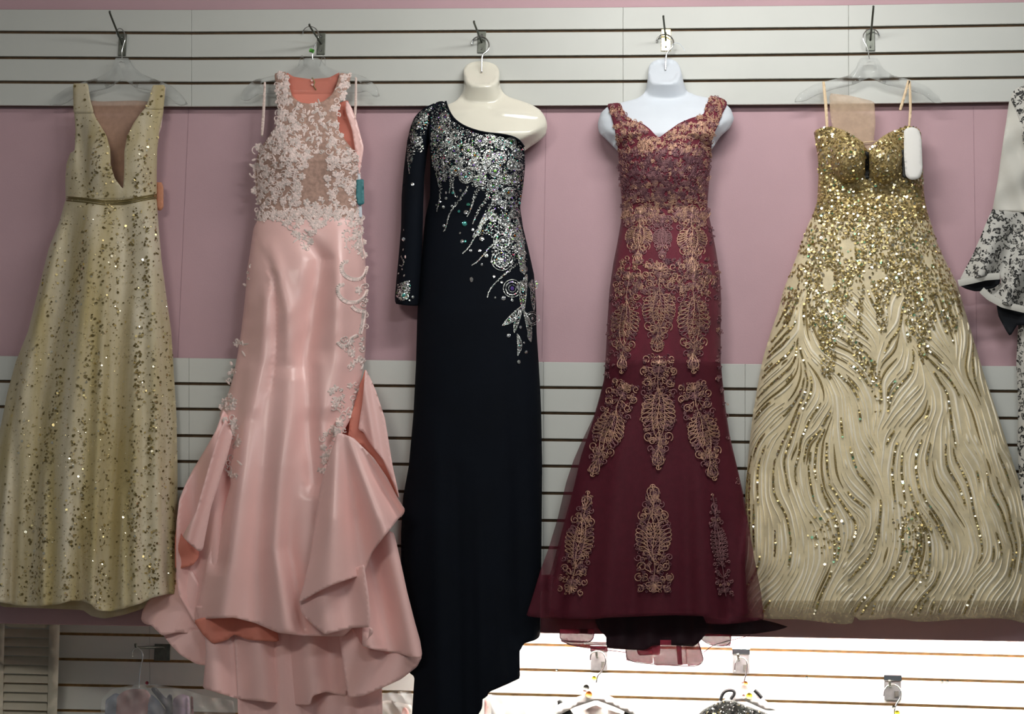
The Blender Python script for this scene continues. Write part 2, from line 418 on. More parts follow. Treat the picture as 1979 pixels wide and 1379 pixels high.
# ---- ivory form
N3 = [(118, 902, 958, 0), (130, 896, 964, .052), (164, 897, 965, .060), (206, 890, 972, .020), (225, 850, 1010, .01), (260, 800, 1060, 0)]
B3 = [(178, 860, 1000, .0), (196, 835, 1035, .022), (212, 815, 1052, .048), (235, 803, 1062, .066), (270, 800, 1062, .085), (330, 815, 1020, .09), (420, 822, 1006, .07), (560, 808, 1036, .07)]
def formh(N, B, cap):
    nf, bf = rows(N), rows(B)
    def f(x, y):
        n = nf(x, y); b = bf(x, y); h = smax(n, b)*(1 - .97*clampf(258, 318, y))
        e = ((x - cap[0])/cap[2])**2 + ((y - cap[1])/cap[3])**2
        pl = cap[4]*(y - cap[1])/cap[3]*(.9) + .002
        pl = np.maximum(pl, -.028)
        h = np.where(e < 1.0, np.minimum(pl, h), h)
        h = np.where(y < cap[1] - 0*x, np.minimum(h, pl + .001), h)
        dim = np.exp(-(((x - cap[0])/5)**2 + ((y - cap[1])/5)**2)); return h - .006*dim*(e < 1)
    return f
f3 = formh(N3, B3, (929, 143, 34, 22, .050))
def collar(x, y, cx, cy): return .006*np.exp(-((y - cy - .10*np.abs(x - cx))/7)**2)*np.clip((np.abs(x - cx) - 12)/20, 0, 1)
def armcut(P0, P1, px_):
    a, b = np.array(P0, float), np.array(P1, float); d = (b - a)/np.hypot(*(b - a)); n = np.array([-d[1], d[0]])
    if n[1] < 0: n = -n
    return lambda x, y: clampf(0, 1, 1 - clampf(0, px_, np.maximum((x - a[0])*n[0] + (y - a[1])*n[1], 0)*((x - a[0])*d[0] + (y - a[1])*d[1] > -6)*((x - b[0])*d[0] + (y - b[1])*d[1] < 2)))
cut3 = armcut((1062, 236), (1003, 272), 22)
f3c = lambda x, y: (f3(x, y) + collar(x, y, 935, 212)*(y > 150))*cut3(x, y)
t = thing('dress_form', at(930, 260, YD), 'glossy ivory hanging dress form inside the navy one-shoulder gown', 'mannequin')
panel('torso', [(904,123),(916,119),(930,118),(946,120),(958,125),(965,134),(965,150),(966,165),(972,180),(985,188),(1005,194),(1028,202),(1045,213),(1055,228),(1058,244),(1054,262),(1040,274),(1024,284),(1008,296),(990,330),(960,350),(880,350),(850,320),(845,260),(848,215),(862,203),(880,196),(891,185),(896,170),(897,150),(895,134)],
      YD, f3c, MT['ivory'], t, s=5, back=.03, ch=2)
tube('hook', px3([(912,86,-.038),(914,76,-.04),(924,70,-.045),(938,72,-.05),(946,84,-.055),(944,98,-.058),(934,104,-.06),(931,112,-.062),(931,140,-.064)]), .0026, MT['chrome'], t, 8)
# ---- pale blue form
N4 = [(113, 1262, 1310, 0), (130, 1254, 1314, .050), (160, 1250, 1324, .058), (192, 1246, 1332, .022), (220, 1200, 1380, .01), (260, 1160, 1420, 0)]
B4 = [(172, 1200, 1370, 0), (190, 1180, 1400, .022), (206, 1166, 1412, .046), (230, 1157, 1420, .066), (270, 1160, 1416, .085), (330, 1190, 1380, .095), (430, 1195, 1378, .07), (560, 1180, 1394, .07)]
f4 = formh(N4, B4, (1281, 138, 32, 23, .048))
cut4, cut5 = armcut((1424, 219), (1368, 258), 24), armcut((1152, 238), (1192, 262), 26)
f4c = lambda x, y: (f4(x, y) + .6*collar(x, y, 1283, 200)*(y > 150))*cut4(x, y)*cut5(x, y)
t = thing('dress_form', at(1283, 260, YD), 'matte pale blue hanging dress form inside the burgundy lace gown', 'mannequin')
panel('torso', [(1262,118),(1275,114),(1292,113),(1306,117),(1313,126),(1318,145),(1322,162),(1327,176),(1345,184),(1375,190),(1400,198),(1413,211),(1419,230),(1410,248),(1392,264),(1376,288),(1355,310),(1330,335),(1240,335),(1212,310),(1190,288),(1172,270),(1157,256),(1155,238),(1161,218),(1175,205),(1205,197),(1232,190),(1246,180),(1250,165),(1253,140),(1254,126)],
      YD, f4c, MT['bluewhite'], t, s=5, back=.03, ch=2)
tube('hook', px3([(1269,80,-.038),(1272,71,-.04),(1282,66,-.045),(1294,68,-.05),(1302,78,-.055),(1301,90,-.058),(1292,98,-.06),(1287,106,-.062),(1286,136,-.064)]), .0026, MT['chrome'], t, 8)
o = tube('tie_thread', px3([(1290,100,-.06),(1300,84,-.062),(1312,82,-.063),(1320,92,-.063),(1324,99,-.062)]), .0009, MT['bluewhite'], t, 6)
# ================================================================== DRESS 1: sequined V-neck gown
MT['tulleg'] = mat('gold_tulle', 'dacfb6', .7, noise=(13, .12, .10), col2='b9a878', bump=(160, .25), sheen=.1)
MT['nude'] = mat('nude_mesh', 'c8a48e', .8, alpha=.5, noise=(60, .08))
MT['nudel'] = mat('nude_mesh_pale', 'd8bfa4', .8, alpha=.42, noise=(60, .08))
MT['seq_dark'] = mat('sequin_bronze', '82744c', .36, .5)
MT['seq_gold'] = mat('sequin_gold', 'd6c48e', .3, .9)
MT['seq_pale'] = mat('sequin_pale', 'fff6dc', .26, 1)
MT['seq_irid'] = mat('sequin_iridescent', 'b8ffd0', .2, 1)
MT['satinribbon'] = mat('pale_ribbon', 'e6cfc6', .5)
R1 = [(160,141,319,.015),(215,143,316,.03),(262,146,309,.05),(330,128,303,.065),(385,128,302,.055),(430,114,306,.065),(480,95,311,.08),(560,74,320,.095),(700,30,335,.11),(830,0,340,.12),(1000,-35,343,.13),(1180,-46,344,.13)]
b1 = rows(R1)
fo1a = folds([([(385,178,.004),(470,178,.014),(600,163,.016),(720,150,.014),(900,133,.014),(1180,120,.016)], 20),
  ([(385,235,-.004),(480,243,-.016),(700,228,-.018),(900,218,-.02),(1180,206,-.016)], 17),
  ([(385,280,.004),(500,292,.012),(600,298,.014),(800,302,.014),(1180,306,.014)], 17),
  ([(400,140,-.004),(500,128,-.014),(640,106,-.016),(760,84,-.014),(1180,50,-.014)], 16),
  ([(420,120,.004),(600,78,.012),(800,30,.012),(1180,-5,.014)], 14),
  ([(500,206,.006),(700,196,.008),(1180,176,.014)], 10),([(600,262,.004),(800,262,.01),(1180,262,.015)], 12),
  ([(700,30,-.006),(1180,20,-.018)], 9),([(850,85,.004),(1180,84,.014)], 9),([(950,150,-.004),(1180,158,-.016)], 8),([(950,236,.002),(1180,238,.012)], 7),([(950,320,-.002),(1180,326,-.012)], 7)])
fo1 = lambda x, y: 2.1*fo1a(x, y)
def cups1(x, y):
    a = .022*np.exp(-(((x - 190)/26)**2 + ((y - 315)/42)**2)) + .02*np.exp(-(((x - 268)/24)**2 + ((y - 310)/44)**2))
    return a - .030*np.exp(-(((x - 160 - (y - 300)*.05)/10)**2))*np.exp(-((y - 300)/55)**2) - .006*np.exp(-(((x - 291)/5)**2))*np.exp(-((y - 290)/45)**2)
h1f = add(b1, fo1, cups1)
g1 = thing('evening_gown', at(220, 700, YD), 'pale gold sequined V-neck gown hanging at the far left', 'dress')
bb1 = bodyback(R1, .3)
panel('back_mesh', [(172,194),(196,196),(262,194),(288,196),(276,240),(262,300),(250,372),(222,372),(196,300),(176,240)], YD + .006, flat(.006), MT['nude'], g1, s=8)
bod = panel('bodice', [(143,215),(180,215),(184,226),(194,242),(206,262),(213,288),(214,320),(222,345),(238,366),(240,330),(240,292),(246,262),(258,238),(272,218),(283,206),(317,206),(315,222),(309,245),(304,290),(303,340),(303,386),(127,386),(126,350),(128,318),(136,294),(144,292),(146,250)],
            YD, h1f, MT['tulleg'], g1, s=5, back=bb1, ch=1)
panel('strap', [(141,161),(170,161),(174,190),(182,219),(142,219)], YD, add(h1f, flat(.001)), MT['tulleg'], g1, s=5, ch=1, thick=.003)
panel('strap', [(295,164),(319,164),(318,190),(316,212),(280,211),(289,188)], YD, add(h1f, flat(.001)), MT['tulleg'], g1, s=5, ch=1, thick=.003)
hem1 = [(345,1146),(322,1148),(296,1154),(274,1165),(246,1174),(214,1181),(186,1179),(178,1168),(160,1161),(138,1160),(110,1168),(72,1171),(30,1169),(0,1163),(-30,1166),(-50,1160)]
panel('skirt', [(127,384),(303,384),(306,430),(312,500),(320,560),(331,640),(336,720),(341,800),(343,900),(343,1000),(345,1080)] + hem1 + [(-44,1080),(-36,1000),(-20,900),(0,830),(14,760),(30,700),(54,640),(74,560),(94,480),(114,430)],
      YD, h1f, MT['tulleg'], g1, s=6, back=bb1, ch=1)
panel('back_hem', [(330,1120),(340,1146),(270,1178),(238,1188),(200,1195),(176,1190),(160,1178),(0,1172),(0,1120)], YD + .02, flat(.01), MT['tulleg'], g1, s=9, ch=1)
ws = resample(np.array([(128,383),(160,386),(200,391),(240,390),(270,384),(303,378)]), 5, False)
strands('waist_seam', [(ws + [0, -3], 3), (ws, 4), (ws + [0, 4], 3)], YD, h1f, MT['seq_dark'], g1, kind=None, hh=.003)
panel('hanger_loop', [(317,168),(320,168),(317,200),(312,245),(306,262),(304,260),(310,240),(315,200)], YD + .002, flat(.003), MT['satinribbon'], g1, s=3, ch=0)
MT['orange'] = mat('orange_card', 'c9896a', .6)
panel('swing_tag', [(300,352),(312,352),(316,360),(316,400),(311,408),(300,404)], YD + .012, flat(.002), MT['orange'], g1, s=6, ch=0)
out1 = np.array([(143,165),(168,165),(176,200),(184,226),(194,242),(206,262),(213,288),(214,320),(224,348),(238,362),(240,330),(240,292),(246,262),(258,238),(280,208),(296,168),(317,168),(309,245),(303,300),(303,388),(306,430),(312,500),(320,560),(331,640),(336,720),(341,800),(343,900),(343,1000),(343,1140),(296,1150),(214,1174),(186,1174),(160,1156),(110,1162),(30,1163),(-20,1160),(-36,1000),(-20,900),(0,830),(14,760),(30,700),(54,640),(74,560),(94,480),(114,430),(127,388),(128,318),(144,292)], float)
R1a = np.array(R1, float)
cu = RNG.uniform(.03, .97, 17); ca = RNG.uniform(.3, 1, 17); cph = RNG.uniform(0, 6, 17)
def dens1(x, y):
    xl = np.interp(y, R1a[:, 0], R1a[:, 1]); xr = np.interp(y, R1a[:, 0], R1a[:, 2]); u = (x - xl)/(xr - xl)
    r = .05 + 0*x
    for a, b, p in zip(cu, ca, cph): r += b*np.exp(-((u - a - .012*np.sin(y/60 + p))/.016)**2)*(.55 + .45*np.sin(y/45 + 2*p))
    return np.clip(r, .05, 1)*np.clip(.5 + (y - 150)/500, .5, 1)
x, y = scatter(14500, out1, dens1)
discs('sequins', x, y, RNG.uniform(1.5, 3.1, len(x)), YD, h1f, [MT['seq_dark'], MT['seq_gold'], MT['seq_pale']], g1, tilt=.38, lift=.003, probs=[.62, .27, .11])
x, y = scatter(9000, out1, lambda x, y: .5 + .5*np.clip((y - 1080)/60, 0, 1))
discs('glitter', x, y, RNG.uniform(.8, 1.5, len(x)), YD, h1f, [MT['seq_gold'], MT['seq_pale'], MT['seq_dark']], g1, tilt=.5, lift=.003, seg=4, probs=[.4, .3, .3])
# ================================================================== DRESS 3: navy gown
R3 = [(195,830,1010,.05),(225,806,1012,.07),(270,800,1015,.092),(330,822,1016,.098),(420,822,1006,.078),(500,815,1026,.09),(600,806,1038,.1),(800,799,1046,.1),(1000,775,1048,.1),(1240,790,1046,.1),(1460,790,1046,.1)]
b3 = rows(R3); g3 = thing('evening_gown', at(920, 750, YD), 'long navy one-shoulder gown with a crystal-covered bodice', 'dress')
fo3 = folds([([(700,985,-.002),(900,1000,-.012),(1240,1005,-.016)], 14),([(800,840,.003),(1100,845,.012),(1450,850,.014)], 18),([(900,925,.002),(1150,930,.012),(1450,935,.014)], 14),([(900,885,-.002),(1450,890,-.012)], 9),([(1000,970,.0),(1450,965,.012)], 9)])
h3f = add(lambda x, y: smax(b3(x, y), (f3(x, y) + .004)*(y < 340), .004), fo3, flat(.003))
panel('gown_body', [(845,196),(861,195),(866,212),(876,229),(893,242),(915,251),(940,257),(965,259),(988,263),(1003,270),(1013,284),(1015,320),(1011,360),(1005,400),(1011,440),(1021,480),(1032,530),(1036,580),(1037,640),(1041,700),(1044,750),(1046,800),(1048,900),(1047,1000),(1046,1100),(1044,1180),(1044,1229),(1036,1236),(1012,1243),(1007,1254),(1004,1257),(1005,1310),(984,1320),(944,1337),(942,1346),(933,1349),(932,1368),(924,1380),(920,1460),(795,1460),(796,1379),(801,1306),(788,1298),(780,1240),(776,1180),(775,1100),(775,1030),(779,960),(790,900),(799,800),(804,700),(806,620),(809,560),(812,530),(817,480),(822,420),(831,380),(832,310),(828,250),(832,210)],
      YD, h3f, MT['navy'], g3, s=6, back=.03, ch=1)
S3 = [(200,815,850,.03),(225,797,840,.045),(270,787,834,.05),(330,779,825,.05),(440,774,818,.048),(500,769,816,.045),(590,763,811,.045)]
s3f = add(rows(S3), flat(.004))
panel('sleeve', [(842,198),(828,204),(813,213),(801,226),(794,242),(787,272),(780,330),(776,380),(775,440),(770,500),(766,540),(763,575),(764,587),(786,590),(810,591),(813,545),(816,480),(818,400),(820,340),(826,290),(836,250),(842,220)], YD + .004, s3f, MT['navy'], g3, s=5, back=.02, ch=1)
def strip(P, w_): P = np.asarray(P, float); return P, w_
nl = resample(chaikin(np.array([(861,195),(866,212),(876,229),(893,242),(915,251),(940,257),(965,259),(988,263),(1003,270),(1013,284)], float), 2, False), 4, False)
strands('neckline_trim', [(nl, 4)], YD, h3f, MT['navy'], g3, kind=None, hh=.004, lift=.003)
MT['cr_silver'] = mat('silver_beads', 'c9ccc8', .3, .85); MT['cr_grey'] = mat('grey_beads', '8d9190', .4, .7)
MT['cr_clear'] = mat('clear_crystal', 'ffffff', .06, .9); MT['cr_aqua'] = mat('aqua_crystal', '7df0e0', .12, .9); MT['cr_violet'] = mat('violet_crystal', 'b48cff', .12, .9); MT['cr_green'] = mat('green_crystal', '9af06a', .12, .9); MT['cr_rose'] = mat('rose_crystal', 'ff6a90', .15, .9); MT['cr_amber'] = mat('amber_crystal', 'ffb04a', .15, .9)
CR = [MT[k] for k in ('cr_silver', 'cr_grey', 'cr_clear', 'cr_aqua', 'cr_violet', 'cr_green', 'cr_rose', 'cr_amber')]
CP = [.36, .32, .22, .04, .02, .02, .01, .01]
bx, by, brr, bm = [], [], [], []
def bead(x, y, r, k=None):
    x = np.atleast_1d(np.asarray(x, float)); n = len(x)
    bx.append(x); by.append(np.broadcast_to(np.asarray(y, float), (n,)) + 0*x); brr.append(np.broadcast_to(np.asarray(r, float), (n,)) + 0*x)
    bm.append(RNG.choice(8, n, p=CP) if k is None else np.full(n, k))
def rosette(cx, cy, r, k=2):
    for q, rr in enumerate((r, r*.72, r*.42)):
        n = int(6.3*rr/2.1); a = np.linspace(0, 6.283, n, endpoint=False)
        bead(cx + rr*np.cos(a), cy + rr*np.sin(a), 1.0 + .5*(q == 1), 0 if q == 0 else (None if q == 1 else 1))
    bead(cx, cy, max(2.2, r*.26), k)
def leafb(x0, y0, x1, y1, wd, bend=0, n=None):
    L = math.hypot(x1 - x0, y1 - y0); n = n or int(L*wd*.30); t = RNG.uniform(0, 1, n); s = RNG.uniform(-1, 1, n)*np.sin(np.pi*t)**.7*wd/2
    nx, ny = -(y1 - y0)/L, (x1 - x0)/L; c = bend*np.sin(np.pi*t)
    bead(x0 + (x1 - x0)*t + nx*(s + c), y0 + (y1 - y0)*t + ny*(s + c), RNG.uniform(.8, 1.5, n))
    te = np.linspace(0, 1, int(L/1.7))
    for sg in (1, -1):
        ss = sg*np.sin(np.pi*te)**.7*wd/2 + bend*np.sin(np.pi*te); bead(x0 + (x1-x0)*te + nx*ss, y0 + (y1-y0)*te + ny*ss, .95, 0)
def drip(P, wd=3):
    P = resample(chaikin(np.array(P, float), 2, False), 1.5, False); n = len(P); wv = np.linspace(wd, .8, n)
    for _ in range(2): bead(P[:, 0] + RNG.uniform(-.5, .5, n)*wv, P[:, 1] + RNG.uniform(-.5, .5, n)*wv, RNG.uniform(.8, 1.25, n), None if _ else 0)
Z1 = np.array([(834,208),(845,200),(860,200),(866,218),(880,236),(900,249),(935,260),(985,266),(1003,274),(1012,288),(1014,325),(1010,362),(1004,398),(985,405),(968,400),(958,388),(940,378),(926,364),(902,356),(886,340),(868,332),(862,350),(852,352),(846,330),(836,322),(832,280)], float)
x, y = scatter(16000, Z1, lambda x, y: np.where((x < 870) & (y > 230), .6, .27)); bead(x, y, RNG.uniform(.75, 1.35, len(x)))
x, y = scatter(420, Z1); bead(x, y, RNG.uniform(1.5, 2.6, len(x)), None)
for q, (cx, cy, r) in enumerate([(905,290,11),(929,272,10),(948,268,9),(967,276,11),(988,276,10),(1000,296,9),(880,262,9),(877,292,11),(860,226,8),(852,250,8),(945,300,10),(968,305,11),(990,318,10),(915,318,10),(880,330,10),(932,330,9),(957,330,12),(900,341,13),(975,345,10),(995,345,11),(953,358,11),(983,372,10),(960,385,9),(925,348,10),(888,312,8),(1003,322,8),(918,300,8),(940,316,7),(868,275,8)]):
    rosette(cx, cy, r, RNG.choice([2, 2, 3, 4, 5, 2, 6, 7, 3]))
for P, wd in [([(905,360),(890,385),(868,410),(862,440),(857,447)], 4),([(850,345),(852,370),(848,392),(844,408)], 6),([(868,335),(872,355),(868,372)], 6),([(925,362),(914,385),(912,400),(906,412),(903,418)], 7),([(945,378),(925,405),(918,420),(914,432)], 8),([(955,385),(938,420),(928,440),(915,462),(905,480),(894,489),(888,496),(880,505),(911,508)][:6], 4),([(965,465),(945,478),(935,492),(922,506),(912,512)], 3),([(1000,510),(975,530),(955,548),(945,562),(942,574)], 4),([(838,300),(842,330),(848,360)], 9),([(856,300),(858,330),(860,350)], 9),([(876,345),(874,360),(880,380)], 5)]: drip(P, wd)
Z2 = np.array([(948,388),(1002,388),(1008,430),(1016,470),(1020,500),(1012,520),(1000,500),(990,515),(970,520),(955,512),(950,490),(955,460),(940,452),(925,455),(918,446),(930,425)], float)
x, y = scatter(3300, Z2, lambda x, y: .42 + 0*x); bead(x, y, RNG.uniform(.75, 1.4, len(x)))
x, y = scatter(120, Z2); bead(x, y, RNG.uniform(1.5, 2.4, len(x)))
for cx, cy, r in [(972,465,18),(970,502,20),(995,455,11),(975,425,11),(996,412,10),(1003,480,10),(953,420,8),(985,440,9),(990,557,17),(1008,552,9),(1029,615,13),(1031,550,9),(1012,520,7)]: rosette(cx, cy, r, RNG.choice([2, 4, 5, 7, 2]))
for a in [(1008,470,1014,530,12,3),(1018,530,1012,600,13,4),(1012,590,972,628,13,-3),(1008,600,994,642,8,2),(1012,598,1026,660,9,-3),(1000,645,1001,686,8,-4),(1028,540,1032,600,8,0),(1000,420,1014,500,12,2),(930,440,914,458,8,0),(955,405,925,440,9,2),(1022,640,1024,658,6,0)]: leafb(*a)
for x, y, r in [(911,540,5.2),(900,410,4.5),(893,466,4),(898,432,5),(857,400,3),(858,436,3),(887,408,3),(914,444,3),(931,461,5),(889,450,2.5),(910,484,3),(927,484,3),(940,494,4),(950,505,2.5),(931,511,2.5),(983,648,4),(1017,680,3.5),(1003,699,4),(955,534,3),(973,576,4.5),(970,545,3),(990,580,3),(957,575,2),(1013,662,2),(875,372,3),(883,380,2.5),(862,372,2.5),(890,368,3),(873,398,2.5),(880,392,2),(843,396,2),(851,390,2),(862,383,3),(905,395,4),(1006,632,3),(899,466,3)]: bead(x, y, r, RNG.choice([0, 2, 0, 3, 2]))
discs('crystal_beading', np.concatenate(bx), np.concatenate(by), np.concatenate(brr), YD, h3f, CR, g3, tilt=.24, lift=.003, midx=np.concatenate(bm), dome=.35)
bx, by, brr, bm = [], [], [], []
Z3 = np.array([(836,204),(815,215),(802,228),(795,250),(788,290),(788,312),(793,325),(799,300),(806,290),(812,298),(820,285),(820,262),(828,246),(836,225)], float)
x, y = scatter(2400, Z3, lambda x, y: .5*(RNG.uniform(0, 1, len(x)) > .2)*np.where((x > 806) & (y < 280) & (y > 250), .2, 1)); bead(x, y, RNG.uniform(.8, 1.6, len(x)))
for cx, cy, r in [(805,240,9),(818,226,8),(808,272,8),(797,262,7)]: rosette(cx, cy, r)
drip([(790,280),(788,310),(791,335)], 6); drip([(775,495),(781,505),(778,515),(772,512)], 3)
Z4 = np.array([(768,548),(778,546),(792,542),(793,560),(788,578),(775,582),(766,572)], float)
x, y = scatter(500, Z4); bead(x, y, RNG.uniform(.8, 1.6, len(x)))
for x, y, r, k in [(768,573,4,2),(781,571,5,3),(774,563,3,2),(798,574,3,0),(792,580,2.5,0),(780,462,4,2),(783,496,3.5,2),(780,444,2,0),(779,482,2.5,0),(777,520,2,0),(781,532,2.5,0),(770,528,2,0),(797,356,3.5,2),(806,268,3,2)]: bead(x, y, r, k)
discs('sleeve_beading', np.concatenate(bx), np.concatenate(by), np.concatenate(brr), YD + .004, s3f, CR, g3, tilt=.35, lift=.003, midx=np.concatenate(bm), dome=.35)
# ================================================================== DRESS 2: pink satin mermaid gown
g2 = thing('evening_gown', at(590, 750, YD), 'pink satin mermaid gown with cascading ruffles and white lace', 'dress')
R2 = [(138,530,680,.02),(200,522,700,.05),(260,512,690,.07),(310,494,692,.075),(400,500,694,.06),(440,490,697,.07),(520,478,706,.095),(600,470,708,.10),(680,458,705,.095),(760,440,704,.10),(830,420,700,.11),(930,400,720,.12),(1100,370,760,.13),(1230,370,760,.13)]
b2 = rows(R2)
fo2a = folds([([(440,585,.0),(500,620,-.022),(600,604,-.030),(690,592,-.026),(760,593,-.014),(860,600,-.014),(950,612,-.012)], 22),
  ([(430,655,.004),(560,656,.022),(700,652,.018),(800,640,.012)], 20),
  ([(450,520,.0),(520,537,.010),(600,556,.010),(700,560,.006)], 14),
  ([(470,505,.004),(540,528,-.010),(680,530,-.010),(760,520,-.006)], -10),
  ([(560,515,.010),(700,508,.008),(800,490,.006)], 12),
  ([(700,480,.006),(900,470,.016),(1060,450,.02),(1230,425,.02)], 24),
  ([(700,535,-.004),(900,512,-.006),(1060,500,-.012),(1230,500,-.016)], 20),
  ([(720,565,.008),(900,548,.02),(1060,536,.018),(1230,560,.012)], 24),
  ([(800,590,-.004),(900,560,-.006),(1060,556,-.018),(1230,590,-.02)], 18),
  ([(600,480,-.006),(760,465,-.008),(900,440,-.016),(1100,420,-.016)], 14),
  ([(690,620,.006),(800,622,.012),(1000,630,.014)], 16)])
fo2 = lambda x, y: fo2a(x, y)*(1.5 + .6*clampf(760, 950, y))
def wr(x, y): return .0012*np.sin((x*.5 + y*.9)/9 + 2*np.sin(x/31))*np.exp(-((y - 640)/60)**2) + .0010*np.sin((x*.9 - y*.45)/11 + np.sin(y/25))*np.exp(-((y - 540)/50)**2)
h2f = add(b2, fo2, wr)
SP = dict(m=MT['satin'], parent=g2)
def sheet(base, amp, per, ang, ph=0, k=1):
    """gently rolling loose satin: waves run across direction ang (deg)"""
    c, s_ = math.cos(math.radians(ang)), math.sin(math.radians(ang))
    return lambda x, y: base + amp*np.sin((x*c + y*s_)/per + ph)
# inside back of neck and armhole
panel('lining', [(552,138),(566,148),(600,153),(636,150),(657,139),(652,168),(640,190),(652,200),(672,192),(684,230),(694,280),(690,300),(660,300),(560,300),(556,180)], YD + .012, flat(.01), MT['coral'], g2, s=7, ch=1)
strands('keyhole', [(np.array([(603,150),(608,158),(606,166),(611,174)], float), (3, 2))], YD + .012, flat(.012), MT['seq_dark'], g2, kind=None)
for bx_, by_ in ((603,155),(604,163)): tube('button', at([bx_, bx_], [by_, by_], [YD + .001, YD - .004]), .004, MT['satin'], g2, 10)
panel('back_side', [(668,192),(678,204),(690,235),(703,284),(701,300),(694,340),(688,300),(680,250),(668,215)], YD - .002, sheet(.014, .003, 8, 0), s=5, **SP)
MT['lacebase'] = mat('nude_lace_ground', 'b89688', .8, noise=(90, .18), bump=(300, .3))
MT['lace'] = mat('white_pink_lace', 'f2dcd6', .7, noise=(80, .12), bump=(400, .3))
MT['lace2'] = mat('silver_lace', 'd8c8c2', .5, noise=(80, .12), spec=.7)
bodp = [(530,142),(553,138),(558,165),(566,188),(580,198),(602,201),(625,196),(642,182),(650,165),(657,140),(679,144),(674,165),(665,185),(655,200),(652,225),(655,252),(668,272),(684,292),(693,320),(695,345),(691,375),(690,400),(696,424),(500,424),(505,405),(496,380),(493,350),(494,320),(498,298),(510,276),(524,258),(535,240),(537,215),(534,170)]
bu2 = lambda x, y: .02*np.exp(-(((x - 560)/34)**2 + ((y - 300)/44)**2)) + .02*np.exp(-(((x - 656)/30)**2 + ((y - 305)/44)**2))
hb2 = add(b2, bu2)
panel('bodice', bodp, YD, hb2, MT['lacebase'], g2, s=5, back=bodyback(R2, .25), ch=1)
panel('skirt', [(500,420),(696,420),(700,450),(706,500),(708,560),(708,620),(706,680),(702,712),(690,765),(676,812),(660,840),(700,1000),(716,1110),(716,1180),(664,1229),(635,1229),(585,1228),(536,1222),(492,1203),(452,1193),(398,1195),(376,1203),(372,1196),(388,1143),(402,1074),(426,1005),(446,936),(440,870),(424,800),(438,770),(450,730),(460,680),(466,640),(473,580),(478,520),(484,480),(490,440)], YD, h2f, s=6, back=.01, ch=1, **SP)
# left back layer and its side fold
panel('flounce', [(432,790),(418,830),(400,862),(374,905),(358,936),(346,966),(341,1010),(340,1060),(341,1110),(345,1150),(376,1205),(430,1120),(470,960),(470,850)], YD - .01, sheet(.035, .02, 13, 0, 1), s=7, **SP)
panel('flounce', [(436,808),(418,850),(398,920),(378,990),(352,1036),(366,1050),(385,1066),(392,1062),(398,1030),(408,980),(424,930),(440,880),(450,840)], YD - .075, lambda x, y: .03 + .03*np.exp(-((x - (440 - (y - 800)*.29) + 6)/9)**2), s=5, **SP)
panel('flounce_underside', [(343,1000),(346,1020),(353,1036),(366,1049),(385,1065),(384,1078),(372,1092),(350,1098),(338,1098),(338,1040)], YD - .035, sheet(.02, .004, 9, 60), MT['coral'], g2, s=6, ch=1)
panel('flounce', [(344,1100),(318,1132),(300,1148),(286,1160),(275,1180),(272,1198),(280,1206),(292,1207),(313,1228),(345,1221),(376,1226),(400,1200),(392,1140),(370,1100)], YD - .005, sheet(.02, .010, 16, 25, 1.2), s=6, **SP)
panel('flounce_underside', [(313,1224),(322,1212),(345,1218),(376,1215),(400,1215),(420,1250),(404,1286),(380,1283),(350,1266),(330,1246)], YD - .0, sheet(.016, .005, 14, 40), MT['satin'], g2, s=7, ch=1)
panel('flounce', [(396,1235),(398,1260),(392,1330),(408,1334),(433,1342),(460,1350),(520,1356),(530,1357),(566,1361),(600,1362),(604,1344),(630,1336),(668,1346),(676,1300),(650,1190),(500,1170),(376,1170)], YD - .0, lambda x, y: .035 + .024*np.sin((x - (y - 1200)*.1)/15.0) + .01*np.sin(x/31.), s=6, ch=1, **SP)
panel('underskirt', [(452,1220),(458,1330),(463,1460),(741,1460),(738,1330),(742,1180),(720,1050),(600,1190)], YD + .01, lambda x, y: .02 + .012*np.sin(x/17. + .5) + .006*np.sin(x/7.), s=8, ch=0, **SP)
panel('hem_underside', [(374,1199),(386,1194),(420,1191),(452,1191),(492,1200),(536,1220),(540,1240),(480,1236),(452,1225),(440,1236),(412,1244),(392,1226)], YD - .03, lambda x, y: .03 + .01*np.sin(x/15.), MT['coral'], g2, s=7, ch=1)
panel('back_panel', [(692,750),(660,800),(640,850),(640,900),(700,935),(760,960),(768,950),(745,880),(724,800),(706,716)], YD + .005, flat(.02), MT['coral'], g2, s=9, ch=0)
# right side: slit lining, back edge, three-step cascade
panel('slit_lining', [(706,712),(690,764),(676,812),(672,850),(700,860),(724,884),(750,925),(770,964),(770,948),(745,880),(724,800)], YD - .03, flat(.03), MT['coral'], g2, s=6, ch=1)
panel('back_edge', [(706,712),(716,730),(727,756),(744,808),(759,900),(770,950),(772,966),(762,938),(740,888),(722,866),(712,852),(702,834),(692,830),(700,780)], YD - .045, lambda x, y: .028 + .014*np.exp(-((x - (700 + (y - 720)*.17))/8)**2), s=5, ch=1, **SP)
fanA = lambda x, y: (x - 654)/np.maximum(y - 790, 30)
panel('flounce', [(743,1020),(762,1030),(772,1074),(787,1143),(802,1202),(812,1237),(816,1262),(814,1272),(790,1268),(772,1262),(723,1255),(700,1248),(700,1180),(700,1060)], YD - .075, lambda x, y: .035 + .026*np.sin((x - (y - 1050)*.22)/13.5 + 2.2), s=6, ch=1, **SP)
panel('flounce_underside', [(698,1244),(723,1254),(772,1261),(816,1268),(806,1288),(775,1312),(738,1329),(703,1344),(673,1348),(664,1290),(655,1225),(680,1205)], YD - .05, lambda x, y: .03 + .014*np.sin((x + y*.5)/17.), s=6, ch=1, **SP)
